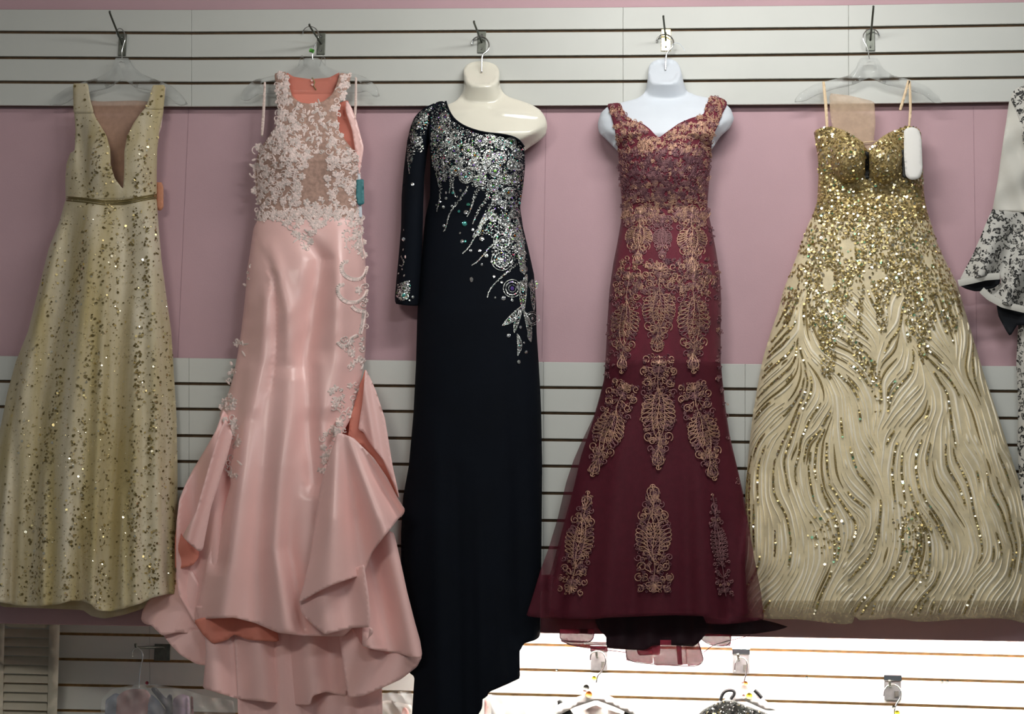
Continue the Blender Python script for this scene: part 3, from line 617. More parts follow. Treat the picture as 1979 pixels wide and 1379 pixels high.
panel('flounce', [(578,1160),(582,1184),(602,1205),(628,1226),(642,1222),(680,1213),(719,1211),(722,1222),(700,1246),(712,1232),(716,1190),(713,1150),(708,1118),(704,1090),(640,1110),(590,1140)], YD - .12, lambda x, y: .045 + .018*np.sin((x - 600 - (y - 1150)*.15)/15.), s=6, ch=1, **SP)
panel('flounce', [(652,836),(664,838),(684,846),(700,862),(722,884),(748,922),(768,961),(783,984),(780,994),(770,1002),(743,1036),(720,1066),(710,1090),(704,1109),(674,1119),(644,1129),(615,1143),(577,1165),(586,1130),(596,1090),(610,995),(620,936),(640,872)], YD - .135,
      lambda x, y: .055 + .036*np.sin(fanA(x, y)*15 + 2.2)*np.clip((y - 840)/160, .1, 1), s=5, ch=1, **SP)
# lace appliques
LS, LW = [], []
def petal(x, y, a, L, w_, t=0):
    c, s_ = math.cos(a), math.sin(a)
    P = np.array([(x, y), (x + c*L*.5 - s_*t, y + s_*L*.5 + c*t), (x + c*L, y + s_*L)]); P = chaikin(P, 2, False); LS.append((P, (.8, w_, w_, .8)))
def flower(x, y, r, n=5):
    a0 = RNG.uniform(0, 6.28)
    for k in range(n): petal(x, y, a0 + 6.283*k/n, r, r*.75)
def curl(x, y, r, a0, turns, w_=2.6, sc=True):
    n = int(14*abs(turns)) + 6; t = np.linspace(0, 1, n); a = a0 + turns*6.283*t; rr = r*(1 - .72*t)
    P = np.stack([x + rr*np.cos(a), y + rr*np.sin(a)], -1); LS.append((P, w_))
    if sc:
        for i in range(0, n - 2, 2): petal(P[i, 0], P[i, 1], a[i], 4.5, 3.6)
def dense(poly, n, rmin=5, rmax=9, dn=None):
    x, y = scatter(n, poly, dn)
    for a, b in zip(x, y):
        k = RNG.uniform()
        if k < .5: flower(a, b, RNG.uniform(rmin, rmax), RNG.integers(4, 7))
        elif k < .8: curl(a, b, RNG.uniform(rmin, rmax), RNG.uniform(0, 6), RNG.choice([-1, 1])*RNG.uniform(.7, 1.2), 2.2, False)
        else: petal(a, b, RNG.uniform(0, 6.28), RNG.uniform(8, 14), RNG.uniform(3, 5), RNG.uniform(-2, 2))
dense([(530,143),(553,140),(558,175),(566,200),(575,230),(590,270),(600,300),(585,340),(580,395),(560,392),(530,392),(500,404),(494,350),(494,310),(510,276),(533,244),(536,200)], 560, 4, 8)
dense([(657,142),(678,146),(665,186),(654,205),(655,252),(690,300),(695,345),(690,400),(680,392),(660,380),(640,382),(628,340),(630,300),(648,250),(645,200)], 330, 4, 8)
dense([(566,200),(645,200),(650,250),(632,296),(604,300),(580,235)], 120, 3, 5)
dense([(500,400),(560,392),(600,380),(640,384),(696,420),(698,450),(676,440),(640,425),(612,438),(600,470),(590,500),(578,480),(560,440),(520,425),(498,430)], 260, 4, 8)
dense([(496,404),(700,404),(702,432),(640,420),(600,428),(560,418),(496,430)], 170, 4, 7)
dense([(676,430),(700,440),(706,500),(694,500),(684,470)], 40, 4, 7)
dense([(493,280),(505,275),(503,380),(492,390),(488,330)], 30, 6, 10)
for a in [(683,470,16,2,1.1),(672,452,12,0,1)]: curl(*a)
def cscroll(P):
    P = resample(chaikin(np.array(P, float), 2, False), 3, False); LS.append((P, 4.0))
    d = np.gradient(P, axis=0)
    for i in range(0, len(P), 1): petal(P[i, 0], P[i, 1], math.atan2(d[i, 1], d[i, 0]) + 1.6, 6, 4.4)
cscroll([(672,507),(664,508),(661,518),(666,530),(680,538),(694,538),(703,530),(707,515)])
cscroll([(664,552),(655,553),(654,564),(662,577),(675,583),(690,582),(703,573),(707,560)])
cscroll([(702,440),(697,455),(699,475),(706,492)]); cscroll([(682,590),(690,598),(704,600)]); cscroll([(706,600),(703,625),(698,645)])
cscroll([(655,660),(662,668),(674,664),(676,652),(690,646)]); 
dense([(690,560),(709,540),(709,700),(696,720),(690,700),(700,640)], 30, 4, 7)
dense([(655,655),(675,648),(700,650),(706,690),(696,715),(668,710),(664,680)], 46, 4, 8)
for k in range(4): curl(655 + 4*k, 775 - 2*k, 18 - 3*k, 1.5, .45, 3, k % 2 == 0)
dense([(640,750),(660,745),(690,740),(690,770),(676,810),(655,805),(642,780)], 34, 4, 8)
dense([(620,835),(640,815),(668,808),(668,835),(650,860),(645,890),(632,915),(618,910),(622,870)], 60, 5, 8)
dense([(456,650),(470,652),(474,670),(464,682),(455,672)], 12, 4, 8)
dense([(448,700),(456,700),(456,740),(444,760),(440,735)], 10, 4, 6)
dense([(432,760),(450,755),(462,775),(452,800),(465,830),(464,880),(456,925),(436,930),(444,870),(436,830),(424,800)], 80, 5, 8)
dense([(482,500),(490,500),(478,560),(474,560)], 6, 3, 5)
lace_h = lambda x, y: np.where(y < 430, hb2(x, y), np.where((x < 480) & (y > 800), np.maximum(h2f(x, y), .06), np.where((x > 600) & (y > 815), np.maximum(h2f(x, y), np.where(x > 646, .165, 0)), h2f(x, y))))
mi = RNG.choice(2, len(LS), p=[.72, .28])
strands('lace_applique', LS, YD, lace_h, None, g2, lift=.0010, hh=.0015, midx=mi, mats=[MT['lace'], MT['lace2']])
# loops and tag
for name, P in (('hanger_loop', [(510,158),(514,158),(513,200),(511,240),(508,266),(504,262),(506,225)]), ('hanger_loop', [(686,148),(690,150),(690,200),(686,258),(682,240),(685,200)])):
    panel(name, P, YD - .004, flat(.004), MT['satinribbon'], g2, s=3, ch=0)
MT['teal'] = mat('teal_card', '3f7f86', .5)
panel('tag_ribbon', [(692,300),(697,300),(694,330),(697,346),(700,420),(693,420),(692,350),(689,330)], YD - .0, flat(.012), MT['bluewhite'], g2, s=3, ch=0)
panel('swing_tag', [(689,347),(703,346),(704,394),(692,397),(688,380)], YD - .002, sheet(.018, .0015, 4, 0), MT['teal'], g2, s=4, ch=0)
# ================================================================== DRESS 4: burgundy lace gown
g4 = thing('evening_gown', at(1280, 750, YD), 'burgundy off-shoulder mermaid gown with gold embroidery', 'dress')
MT['burg'] = mat('burgundy_tulle', '66182c', .75, noise=(30, .15, .5), bump=(300, .25), sheen=.1)
MT['burgsheer'] = mat('sheer_burgundy_tulle', '60172a', .75, alpha=.5, noise=(80, .12))
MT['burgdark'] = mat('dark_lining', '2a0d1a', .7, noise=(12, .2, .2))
MT['burgtail'] = mat('sheer_pink_tail', 'c8485e', .8, alpha=.76, noise=(60, .1))
R4 = [(185,1172,1408,.04),(225,1185,1395,.06),(262,1190,1380,.085),(300,1195,1374,.1),(340,1197,1370,.1),(400,1202,1366,.075),(440,1198,1374,.08),(520,1182,1389,.105),(600,1174,1394,.115),(700,1169,1393,.105),(765,1160,1398,.1),(850,1130,1412,.11),(950,1095,1440,.12),(1080,1060,1462,.13),(1200,1040,1476,.13)]
b4 = rows(R4)
fo4 = folds([([(760,1215,.002),(900,1195,.012),(1200,1170,.018)], 22),([(760,1345,.002),(900,1352,.012),(1200,1365,.018)], 22),([(800,1280,.0),(1200,1275,.016)], 26),([(840,1240,-.002),(1200,1222,-.014)], 14),([(840,1325,-.002),(1200,1330,-.014)], 14),([(900,1130,.002),(1200,1100,.014)], 14),([(900,1420,.002),(1200,1440,.014)], 14),([(1000,1400,-.004),(1200,1408,-.016)], 12)])
h4f = add(lambda x, y: smax(b4(x, y), (f4(x, y) + .004)*(y < 340), .004), fo4, flat(.003))
body4 = [(1172,201),(1186,199),(1200,198),(1203,210),(1210,224),(1222,233),(1240,237),(1255,248),(1266,260),(1273,267),(1280,261),(1294,251),(1312,238),(1335,228),(1360,221),(1363,210),(1368,196),(1372,184),(1385,187),(1400,191),(1407,200),(1398,215),(1388,240),(1377,266),(1373,300),(1371,340),(1367,400),(1373,430),(1383,480),(1391,530),(1394,580),(1393,640),(1393,700),(1397,740),(1401,780),(1410,840),(1424,900),(1434,950),(1442,1010),(1440,1100),(1446,1185),(1400,1198),(1366,1192),(1340,1184),(1260,1184),(1200,1188),(1150,1196),(1062,1192),(1068,1120),(1080,1070),(1093,1020),(1107,950),(1123,880),(1138,836),(1150,800),(1160,765),(1168,730),(1171,680),(1174,620),(1178,560),(1185,510),(1193,470),(1200,430),(1202,400),(1198,340),(1195,292),(1188,250),(1180,220)]
panel('gown_body', body4, YD, h4f, MT['burg'], g4, s=6, back=.02, ch=1)
h4o_ = add(h4f, flat(.010), folds([([(850,1110,.0),(1190,1062,.02)], 9),([(850,1420,.0),(1190,1460,.02)], 9)]))
h4o = lambda x, y: np.maximum(h4o_(x, y), np.maximum(.150*clampf(1405, 1450, x)*clampf(930, 1080, y), .115*clampf(1090, 1050, x)*clampf(1000, 1120, y)))
panel('tulle_overlay', [(1170,700),(1167,735),(1158,768),(1148,803),(1120,862),(1108,890),(1094,932),(1078,1000),(1060,1060),(1045,1100),(1030,1150),(1017,1190),(1042,1193),(1100,1196),(1200,1192),(1300,1188),(1360,1190),(1364,1204),(1400,1206),(1440,1202),(1477,1196),(1470,1140),(1460,1090),(1446,1010),(1436,950),(1424,900),(1410,850),(1400,790),(1396,740),(1393,700),(1280,690)], YD, h4o, MT['burgsheer'], g4, s=7, ch=1)
panel('tulle_layer', [(1130,870),(1112,930),(1090,1010),(1066,1100),(1046,1150),(1044,1222),(1120,1223),(1170,1224),(1200,1200),(1180,1000)], YD + .012, sheet(.02, .006, 11, 0), MT['burgsheer'], g4, s=9, ch=1)
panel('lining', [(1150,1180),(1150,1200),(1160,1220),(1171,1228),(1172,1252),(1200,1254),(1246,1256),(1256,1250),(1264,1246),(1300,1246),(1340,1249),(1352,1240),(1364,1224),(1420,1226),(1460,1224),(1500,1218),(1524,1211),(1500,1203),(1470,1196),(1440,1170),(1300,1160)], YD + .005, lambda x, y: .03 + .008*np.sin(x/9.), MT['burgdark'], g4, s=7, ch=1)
for P, yy in [([(1082,1215),(1082,1235),(1100,1240),(1140,1239),(1148,1232),(1148,1215)], .0),([(1082,1236),(1100,1246),(1140,1252),(1172,1254),(1172,1240),(1140,1239)], .02),([(1206,1240),(1211,1276),(1262,1282),(1262,1248)], .0),([(1258,1236),(1264,1285),(1310,1285),(1328,1283),(1324,1236)], -.01),([(1306,1236),(1310,1285),(1319,1285),(1316,1236)], -.013),([(1322,1240),(1328,1286),(1352,1284),(1360,1272),(1350,1236),(1340,1236)], .012),([(1352,1222),(1358,1238),(1376,1245),(1395,1247),(1412,1248),(1414,1222)], .0),([(1226,1240),(1234,1266),(1276,1264),(1276,1240)], -.004)]:
    panel('tulle_tail', P, YD + yy, sheet(.012, .003, 7, 0), MT['burgtail'], g4, s=6, ch=0)
strands('tail_piping', [(chaikin(np.array(P, float), 2, False), 1.6) for P in ([(1082,1222),(1082,1234),(1092,1239),(1130,1241),(1145,1238),(1149,1222)],[(1084,1238),(1110,1248),(1150,1253),(1210,1260)],[(1210,1256),(1211,1277),(1262,1283),(1330,1287),(1350,1286),(1360,1276),(1356,1262),(1350,1240)],[(1352,1228),(1358,1238),(1376,1247),(1410,1248),(1414,1224)],[(1360,1260),(1376,1247),(1398,1240),(1440,1230),(1450,1226)])], YD, flat(.016), MT['burg'], g4, kind=None)
MT['gold1'] = mat('gold_thread', 'c09882', .36, .45, noise=(300, .2)); MT['gold2'] = mat('mauve_thread', '93696c', .4, .4, noise=(300, .2)); MT['gold3'] = mat('dull_thread', '6e444e', .5, noise=(300, .2))
GS, GM = [], []
def frame(top, bot, wd):
    t = np.array(top, float); b = np.array(bot, float); L = b - t; n = np.array([-L[1], L[0]])/np.hypot(*L)
    return lambda u, v: t + L*np.asarray(v)[..., None] + n*(-np.asarray(u)[..., None])*wd/2
def gs(P, w_, k=0): GS.append((np.asarray(P), w_)); GM.append(k)
def gcurl(fr, asp, u, v, r, a0, turns, w_=2, k=0):
    n = int(11*abs(turns)) + 5; t = np.linspace(0, 1, n); a = a0 + turns*6.283*t; rr = r*(1 - .7*t)
    gs(fr(u + rr*np.cos(a), v + rr*np.sin(a)*asp), w_, k)
def gloop(fr, asp, u, v, a, L, wd, w_=1.7, k=0):
    t = np.linspace(0, 1, 13); al = L*np.sin(np.pi*t)**.9; s_ = wd*np.sin(2*np.pi*t)
    c, q = math.cos(a), math.sin(a); du = al*c - s_*q; dv = al*q + s_*c
    gs(fr(u + du, v + dv*asp), w_, k)
def medallion(top, bot, wd, crown_top=True, k0=0):
    """embroidered motif: crown of petals at one end, petal-ribbed oval body, scrolls, drop at the other"""
    if not crown_top: top, bot = bot, top
    fr = frame(top, bot, wd); Lp = math.hypot(bot[0] - top[0], bot[1] - top[1]); asp = wd/2/Lp
    for k in range(7): gloop(fr, asp, 0, .09, math.pi + k*math.pi/6 , .42, .10, k=k0)          # crown
    for k in range(5): gloop(fr, asp, 0, .12, math.pi*.1 + k*math.pi*.2, .3, .1, k=1)
    for sg in (1, -1):
        gcurl(fr, asp, sg*.72, .05, .22, 1, sg*1.1, k=k0); gcurl(fr, asp, sg*.80, .15, .24, 2, -sg*1.2, k=k0); gcurl(fr, asp, sg*.62, .25, .26, 0, sg*1.3, k=k0); gcurl(fr, asp, sg*.82, .33, .2, 0, -sg*1.1, k=1)
        gloop(fr, asp, sg*.6, .12, math.pi/2 + sg*.9, .3, .1); gloop(fr, asp, sg*.15, .2, math.pi/2 - sg*.7, .45, .12, k=k0)
        for v in np.arange(.36, .64, .035):                                                    # ribs of the oval
            e = math.sqrt(max(0, 1 - ((v - .5)/.16)**2)); gloop(fr, asp, sg*.34*e, v, (math.pi/2 - sg*1.2) + sg*(v - .5)*1.2,   .52*e + .12, .11, 2.0, k=k0 if v < .55 else 1); gloop(fr, asp, sg*.08*e, v, (math.pi/2 - sg*.9), .34*e + .05, .07, 1.6, k=1 if v < .5 else k0)
        t = np.linspace(.34, .72, 14); e = np.sqrt(np.clip(1 - ((t - .52)/.2)**2, 0, 1)); gs(fr(sg*.34*e, t), 1.8, k0)
        gcurl(fr, asp, sg*.55, .70, .28, 1, -sg*1.2, k=k0); gcurl(fr, asp, sg*.32, .74, .24, 0, sg*1.2, k=k0); gcurl(fr, asp, sg*.42, .80, .18, 2, -sg*1.1, k=1); gloop(fr, asp, sg*.1, .72, math.pi/2 - sg*1.0, .4, .12)
    t = np.linspace(.02, .98, 26); gs(fr(.05*np.sin(t*20), t), 2.0, k0)
    for q in range(int(wd*Lp/45)):                                                             # fine filling stitches
        v = RNG.uniform(.02, .94); hw = .95*math.sqrt(max(.03, 1 - ((v - .5)/.26)**2)) if .3 < v < .72 else (.85 if v < .3 else .32)
        gcurl(fr, asp, RNG.uniform(-hw, hw), v, RNG.uniform(.07, .13), RNG.uniform(0, 6), RNG.choice([-1, 1])*.9, 1.5, int(RNG.choice([k0, 1, 2])))
    for v in (.3, .42, .5, .58, .66): gloop(fr, asp, 0, v, math.pi/2, .34, .13, k=k0)
    gloop(fr, asp, 0, .80, math.pi/2, .95, .32, 2.2, k0); gloop(fr, asp, 0, .84, math.pi/2, .55, .16, 1.8, k0); gcurl(fr, asp, 0, .96, .16, 0, 1)
med = lambda *a, **k: medallion(*a, **k)
h4e = lambda x, y: h4f(x, y) + .0135*clampf(690, 700, y)
def flush(name, lift=.0015):
    global GS, GM
    if GS: strands(name, GS, YD, h4e, None, g4, lift=lift, hh=.0022, kind=None if 'medallion' in name else 'stuff', midx=GM, mats=[MT['gold1'], MT['gold2'], MT['gold3']])
    GS, GM = [], []
for top, bot, wd, cr in [((1238,402),(1232,505),56,True),((1337,398),(1338,520),62,True),((1280,415),(1280,498),40,True),((1277,506),(1270,682),68,True),((1216,520),(1200,726),56,True),((1341,505),(1340,726),66,True),
                         ((1273,682),(1272,912),70,True),((1212,735),(1142,924),62,True),((1336,735),(1382,932),64,True),((1262,932),(1264,1148),74,False),((1138,944),(1100,1152),58,False),((1376,948),(1404,1156),34,False)]:
    medallion(top, bot, wd, cr, 0 if wd > 50 else 1); flush('embroidered_medallion')
def gdense(poly, n, ks, r0=2.2, r1=5):
    x, y = scatter(n, poly)
    for a, b in zip(x, y):
        k = int(RNG.choice(3, p=ks)); r = RNG.uniform(r0, r1); fr = lambda u, v, a=a, b=b: np.stack([a + np.asarray(u)*1.0, b + np.asarray(v)*1.0], -1)
        if RNG.uniform() < .5: gcurl(fr, 1, 0, 0, r, RNG.uniform(0, 6), RNG.choice([-1, 1])*RNG.uniform(.6, 1.2), RNG.uniform(1.2, 2.0), k)
        else:
            a0 = RNG.uniform(0, 6)
            for q in range(RNG.integers(2, 6)): gloop(fr, 1, 0, 0, a0 + q*1.2, r*1.2, r*.3, 1.4, k)
gdense([(1174,203),(1200,200),(1210,226),(1240,238),(1273,268),(1312,240),(1360,223),(1372,186),(1404,194),(1386,240),(1374,290),(1300,300),(1275,290),(1197,296),(1186,245)], 1000, [.66, .28, .06])
gdense([(1196,292),(1275,288),(1374,288),(1371,345),(1368,385),(1202,385),(1198,340)], 800, [.12, .38, .5])
gdense([(1202,380),(1368,380),(1372,420),(1362,440),(1300,425),(1260,425),(1212,440),(1200,425)], 360, [.5, .4, .1])
gdense([(1372,420),(1380,460),(1390,530),(1394,600),(1393,740),(1384,740),(1384,600),(1378,500)], 70, [.1, .6, .3], 2.5, 5)
gdense([(1186,520),(1196,540),(1190,620),(1184,730),(1170,730),(1174,620)], 60, [.1, .6, .3], 2.5, 5)
gdense([(1393,740),(1400,740),(1424,860),(1434,950),(1424,930),(1404,850)], 40, [.1, .5, .4], 2.5, 5)
gdense([(1200,495),(1230,500),(1300,500),(1370,500),(1388,560),(1360,570),(1300,560),(1250,570),(1190,560)], 200, [.4, .45, .15], 3, 6)
flush('lace_embroidery')
# ================================================================== DRESS 5: gold strapless gown
g5 = thing('evening_gown', at(1700, 750, YD), 'gold sequined strapless ball gown with swirling skirt embroidery', 'dress')
MT['beige'] = mat('champagne_fabric', 'dfd0ac', .65, noise=(25, .1), bump=(200, .25), sheen=.1)
MT['cord'] = mat('cream_cord', 'f8eed6', .45, spec=.6)
MT['goldbase'] = mat('bronze_ground', 'b29c6c', .55, .15, noise=(220, .35), bump=(500, .5))
MT['tagw'] = mat('white_card', 'e4e2de', .5); MT['black'] = mat('plain_black', '1a1916', .5)
MT['ribbonb'] = mat('beige_ribbon', 'e2c8a4', .5)
R5 = [(245,1573,1780,.05),(300,1580,1782,.075),(345,1581,1783,.06),(380,1580,1786,.06),(430,1564,1798,.075),(480,1545,1814,.09),(560,1515,1854,.11),(640,1490,1877,.12),(740,1465,1907,.13),(860,1448,1947,.14),(1000,1436,1985,.15),(1200,1424,2012,.15)]
b5 = rows(R5)
def cups5(x, y):
    e1 = np.clip(1 - ((x - 1641)/36)**2 - ((y - 300)/53)**2, 0, 1); e2 = np.clip(1 - ((x - 1710)/33)**2 - ((y - 302)/53)**2, 0, 1)
    c = .050*e1**.45 + .048*e2**.45
    return c - .030*np.exp(-((x - 1676)/5)**2)*np.exp(-((y - 320)/26)**4) - .018*np.exp(-(((x - 1685)/70)**4 + ((y - 378)/24)**2))
fo5 = folds([([(600,1557,.0),(700,1560,.008),(1200,1530,.012)], 22),([(700,1690,-.004),(1200,1690,-.012)], 14),([(700,1620,.004),(1200,1612,.012)], 28),([(700,1770,.004),(1200,1790,.014)], 26),([(800,1840,-.002),(1200,1865,-.012)], 14),([(800,1900,.003),(1200,1930,.012)], 20),([(900,1480,-.004),(1200,1470,-.012)], 10),([(1080,1648,-.006),(1200,1650,-.02)], -12)])
h5f = add(b5, cups5, fo5)
bod5 = [(1573,256),(1578,250),(1592,246),(1610,245),(1630,251),(1650,262),(1667,274),(1676,291),(1690,276),(1706,263),(1722,254),(1740,248),(1756,243),(1770,246),(1780,256),(1783,320),(1785,370),(1790,400),(1796,424)]
panel('bodice', bod5 + [(1700,430),(1568,424),(1579,390),(1582,340),(1580,300)], YD, h5f, MT['goldbase'], g5, s=4.5, back=bodyback(R5, .25), ch=0)
hem5 = [(2012,1205),(1990,1203),(1975,1203),(1960,1198),(1940,1195),(1920,1194),(1880,1195),(1850,1196),(1820,1199),(1790,1201),(1770,1201),(1745,1196),(1720,1194),(1690,1197),(1660,1198),(1652,1190),(1648,1204),(1630,1206),(1600,1203),(1570,1199),(1540,1196),(1500,1196),(1470,1194),(1424,1192)]
panel('skirt', [(1568,420),(1796,420),(1812,472),(1831,512),(1850,548),(1862,590),(1880,650),(1900,718),(1921,780),(1941,840),(1956,888),(1970,930),(1986,1000),(2000,1100)] + [(x, y - 22) for x, y in hem5] + [(1430,1100),(1436,1010),(1442,930),(1448,860),(1455,800),(1465,740),(1475,690),(1490,640),(1504,600),(1514,560),(1530,520),(1545,480),(1558,442)],
      YD, h5f, MT['beige'], g5, s=6.5, back=bodyback(R5, .25), ch=1)
MT['cordd'] = mat('bronze_cord', '8d7a4e', .5, .3, noise=(300, .4))
panel('front_slit', [(1673,292),(1679,292),(1680,345),(1672,345)], YD - .004, add(h5f, flat(.002)), MT['black'], g5, s=4, ch=0)
MT['hemnet'] = mat('hem_net', 'c0b08e', .8, alpha=.42, noise=(120, .2))
panel('hem_net', [(1440,1160),(2010,1160)] + hem5, YD - .001, add(h5f, flat(.002)), MT['hemnet'], g5, s=7, ch=0)
panel('back_mesh', [(1603,180),(1640,184),(1690,196),(1692,240),(1686,300),(1640,300),(1612,262),(1604,220)], YD + .01, flat(.004), MT['nudel'], g5, s=8)
tube('back_edge', px3([(1664,276,YD),(1676,274,YD - .004),(1692,273,YD)]), .0016, MT['ribbonb'], g5, 6)
for nm, P in (('strap', [(1589,158),(1594,157),(1599,200),(1601,246),(1596,248),(1593,205)]), ('strap', [(1754,154),(1759,156),(1752,180),(1742,214),(1737,212),(1746,182)]), ('strap', [(1756,156),(1760,156),(1762,195),(1762,214),(1759,246),(1755,246),(1757,210)])):
    panel(nm, P, YD - .004, flat(.003), MT['ribbonb'], g5, s=3, ch=0)
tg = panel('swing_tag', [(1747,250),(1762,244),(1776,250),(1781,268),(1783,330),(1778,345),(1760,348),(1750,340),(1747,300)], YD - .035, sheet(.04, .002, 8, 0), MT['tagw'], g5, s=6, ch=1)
panel('tag_shadow_card', [(1742,290),(1750,288),(1752,334),(1758,346),(1744,342)], YD - .03, flat(.035), MT['black'], g5, s=4, ch=0)  # black card standing in for the tag's shadow
# directions of the swirling cords (degrees from straight down, + to the right)
A5 = """1527 643 -45 1505 687 -50 1505 730 -50 1505 780 -58 1494 828 -50 1494 872 -25 1557 633 5 1562 661 25 1581 691 45 1614 704 60 1636 715 55 1657 730 45 1675 752 25 1701 770 5 1625 683 68 1657 665 60 1614 752 25 1625 785 5 1636 839 8 1657 828 8 1679 861 35 1592 796 -35 1570 796 -35 1570 839 -50 1549 817 -15 1538 872 -30 1581 872 -5 1657 615 50 1690 622 40 1723 643 -40 1723 693 -45 1734 730 -45
1752 654 15 1754 698 -10 1741 730 -45 1771 661 40 1800 683 50 1832 741 40 1821 709 50 1811 741 30 1819 774 5 1850 774 10 1865 752 35 1811 807 -20 1767 763 -45 1745 796 -45 1778 818 -45 1767 850 -30 1734 829 -35 1793 861 -15 1821 861 0 1858 839 15 1876 872 35 1865 687 -10 1893 709 5 1898 818 15 1919 861 10 1952 872 35 1882 774 25 1915 741 15
1487 823 -40 1487 889 -15 1483 925 0 1509 975 30 1530 1019 10 1535 1062 -5 1517 1119 -35 1487 1140 -50 1478 1041 0 1456 1019 0 1574 997 40 1591 1041 10 1587 1127 -25 1552 1041 5 1530 954 20 1513 910 10 1543 867 0 1574 932 10 1609 889 5 1617 954 35 1661 975 55 1669 923 40 1643 876 15 1661 945 45 1682 910 30 1695 997 -5 1678 1041 -30 1661 1084 -45 1643 1127 -45 1704 1041 0 1721 1084 -15 1704 1106 -35 1682 1149 -45 1730 1149 -35 1748 1127 -45 1761 1084 -20 1748 1041 0 1713 889 -10 1721 823 -35 1730 932 5 1769 954 15 1791 910 10 1813 975 40 1856 997 35 1834 932 35 1826 867 0 1878 975 10 1900 932 10 1869 889 35 1847 823 10 1791 989 35 1826 1032 25 1813 1084 0 1834 1127 -30 1791 1149 -45 1878 1041 15 1869 1084 -15 1856 1127 -35 1900 1106 -45 1921 975 30 1943 1041 20 1956 1084 -10 1934 1136 -40 1965 997 10 1913 867 20 1956 910 20 1530 560 -35 1570 560 -10 1600 560 40 1640 560 50 1690 560 20 1740 560 -40 1780 560 20 1830 560 20 1600 620 45 1500 1185 -15 1600 1185 -15 1700 1185 -10 1800 1185 -15 1900 1185 -15 1980 1185 -10"""
A5 = np.array([float(v) for v in A5.split()]).reshape(-1, 3); DV = np.stack([np.sin(np.radians(A5[:, 2])), np.cos(np.radians(A5[:, 2]))], -1)
def flow(p):
    d2 = ((A5[:, 0] - p[0])**2 + ((A5[:, 1] - p[1])*.8)**2) + 30; w_ = 1/d2**1.6; v = (w_[:, None]*DV).sum(0); return v/(np.linalg.norm(v) + 1e-9)
sk5 = np.array([(1545,560),(1700,560),(1852,560),(1880,655),(1900,722),(1940,845),(1970,935),(1985,1000),(2000,1190),(1430,1186),(1436,1010),(1450,860),(1466,745),(1492,650),(1512,590)], float)
occ = np.zeros((700, 640), bool); LS5, MI5, QX, QY, QR, QM = [], [], [], [], [], []
sx, sy = scatter(5200, sk5); order = np.argsort(RNG.uniform(0, 1, len(sx)))
def gapd(y): return 1 if y > 640 else 1
for i in order:
    p = np.array([sx[i], sy[i]]); 
    def free(p):
        a, b = int(p[1] - 540), int(p[0] - 1410)
        return 0 <= a < 700 and 0 <= b < 640 and not occ[max(a-2, 0):a+3, max(b-2, 0):b+3].any()
    if not free(p): continue
    path = [p]; L = RNG.uniform(30, 120)
    for sg in (1, -1):
        q = p.copy(); n = 0; seg = []
        while n < L/4:
            q = q + sg*4*flow(q)
            if not free(q) or not inside(q[:1], q[1:], sk5)[0]: break
            seg.append(q.copy()); n += 1
        path = path + seg if sg == 1 else seg[::-1] + path
    if len(path) < 5: continue
    k0_ = RNG.uniform(0, 1)
    for q in path:
        a, b = int(q[1] - 540), int(q[0] - 1410); rr_ = 1 + int(k0_*3.2); occ[max(a-rr_, 0):a+rr_+1, max(b-rr_, 0):b+rr_+1] = True
    P = np.array(path); k = RNG.uniform()
    if k < .70: LS5.append((P, (.6, 2 + 3.4*k0_, 2 + 3.4*k0_, .6))); MI5.append(0)
    else:
        LS5.append((P, (.8, 4.4, 4.4, .8))); MI5.append(1)
        Q = resample(P, 3.2, False); dl = RNG.uniform(0, 1) < .75
        if dl: QX.append(Q[:, 0] + RNG.uniform(-.8, .8, len(Q))); QY.append(Q[:, 1])
strands('swirl_cords', LS5, YD, h5f, None, g5, lift=.001, hh=.0034, midx=MI5, mats=[MT['cord'], MT['cordd']])
MT['seq_br'] = mat('sequin_antique_gold', 'b09c66', .34, .6)
SEQ5 = [MT['seq_br'], MT['seq_gold'], MT['seq_pale'], MT['seq_irid']]
X = np.concatenate(QX); Y = np.concatenate(QY)
discs('line_sequins', X, Y, RNG.uniform(1.4, 2.6, len(X)), YD, h5f, SEQ5, g5, tilt=.34, lift=.0052, probs=[.5, .3, .18, .02])
dr = [(1500,560,8),(1520,625,12),(1535,596,10),(1555,560,8),(1570,640,12),(1600,730,22),(1625,640,12),(1640,590,12),(1660,640,10),(1690,560,10),(1705,640,16),(1735,570,14),(1760,660,14),(1785,700,18),(1800,640,12),(1830,640,14),(1845,640,10),(1855,610,8)]
def dens5(x, y):
    yb = 505 + 0*x
    for a, b, c in dr: yb = np.maximum(yb, 505 + (b - 505)*np.exp(-((x - a)/c)**4))
    d = clampf(0, 1, (yb - y)/14 + .5)
    hole = np.zeros_like(x)
    for a, b, c, e in [(1548,500,16,10),(1640,480,14,22),(1690,530,26,14),(1600,540,14,26),(1795,500,10,16),(1530,545,16,10),(1655,560,10,30),(1730,600,18,22)]: hole = np.maximum(hole, np.exp(-(((x - a)/c)**2 + ((y - b)/e)**2)))
    d = d*(1 - .95*(hole > .45))
    sw = np.maximum(np.exp(-(((x - (1640 + (y - 640)*.55))/16)**2))*(y > 640)*(y < 805)*(np.abs(x-1640) < 62), 0)*.55
    cl = .7*np.exp(-(((x - 1765)/26)**2 + ((y - 1020)/30)**2)) + .5*np.exp(-(((x - 1600)/24)**2 + ((y - 1020)/30)**2)) + .5*np.exp(-(((x - 1775)/14)**2 + ((y - 1085)/36)**2))
    return np.maximum(np.maximum(d, sw), cl)
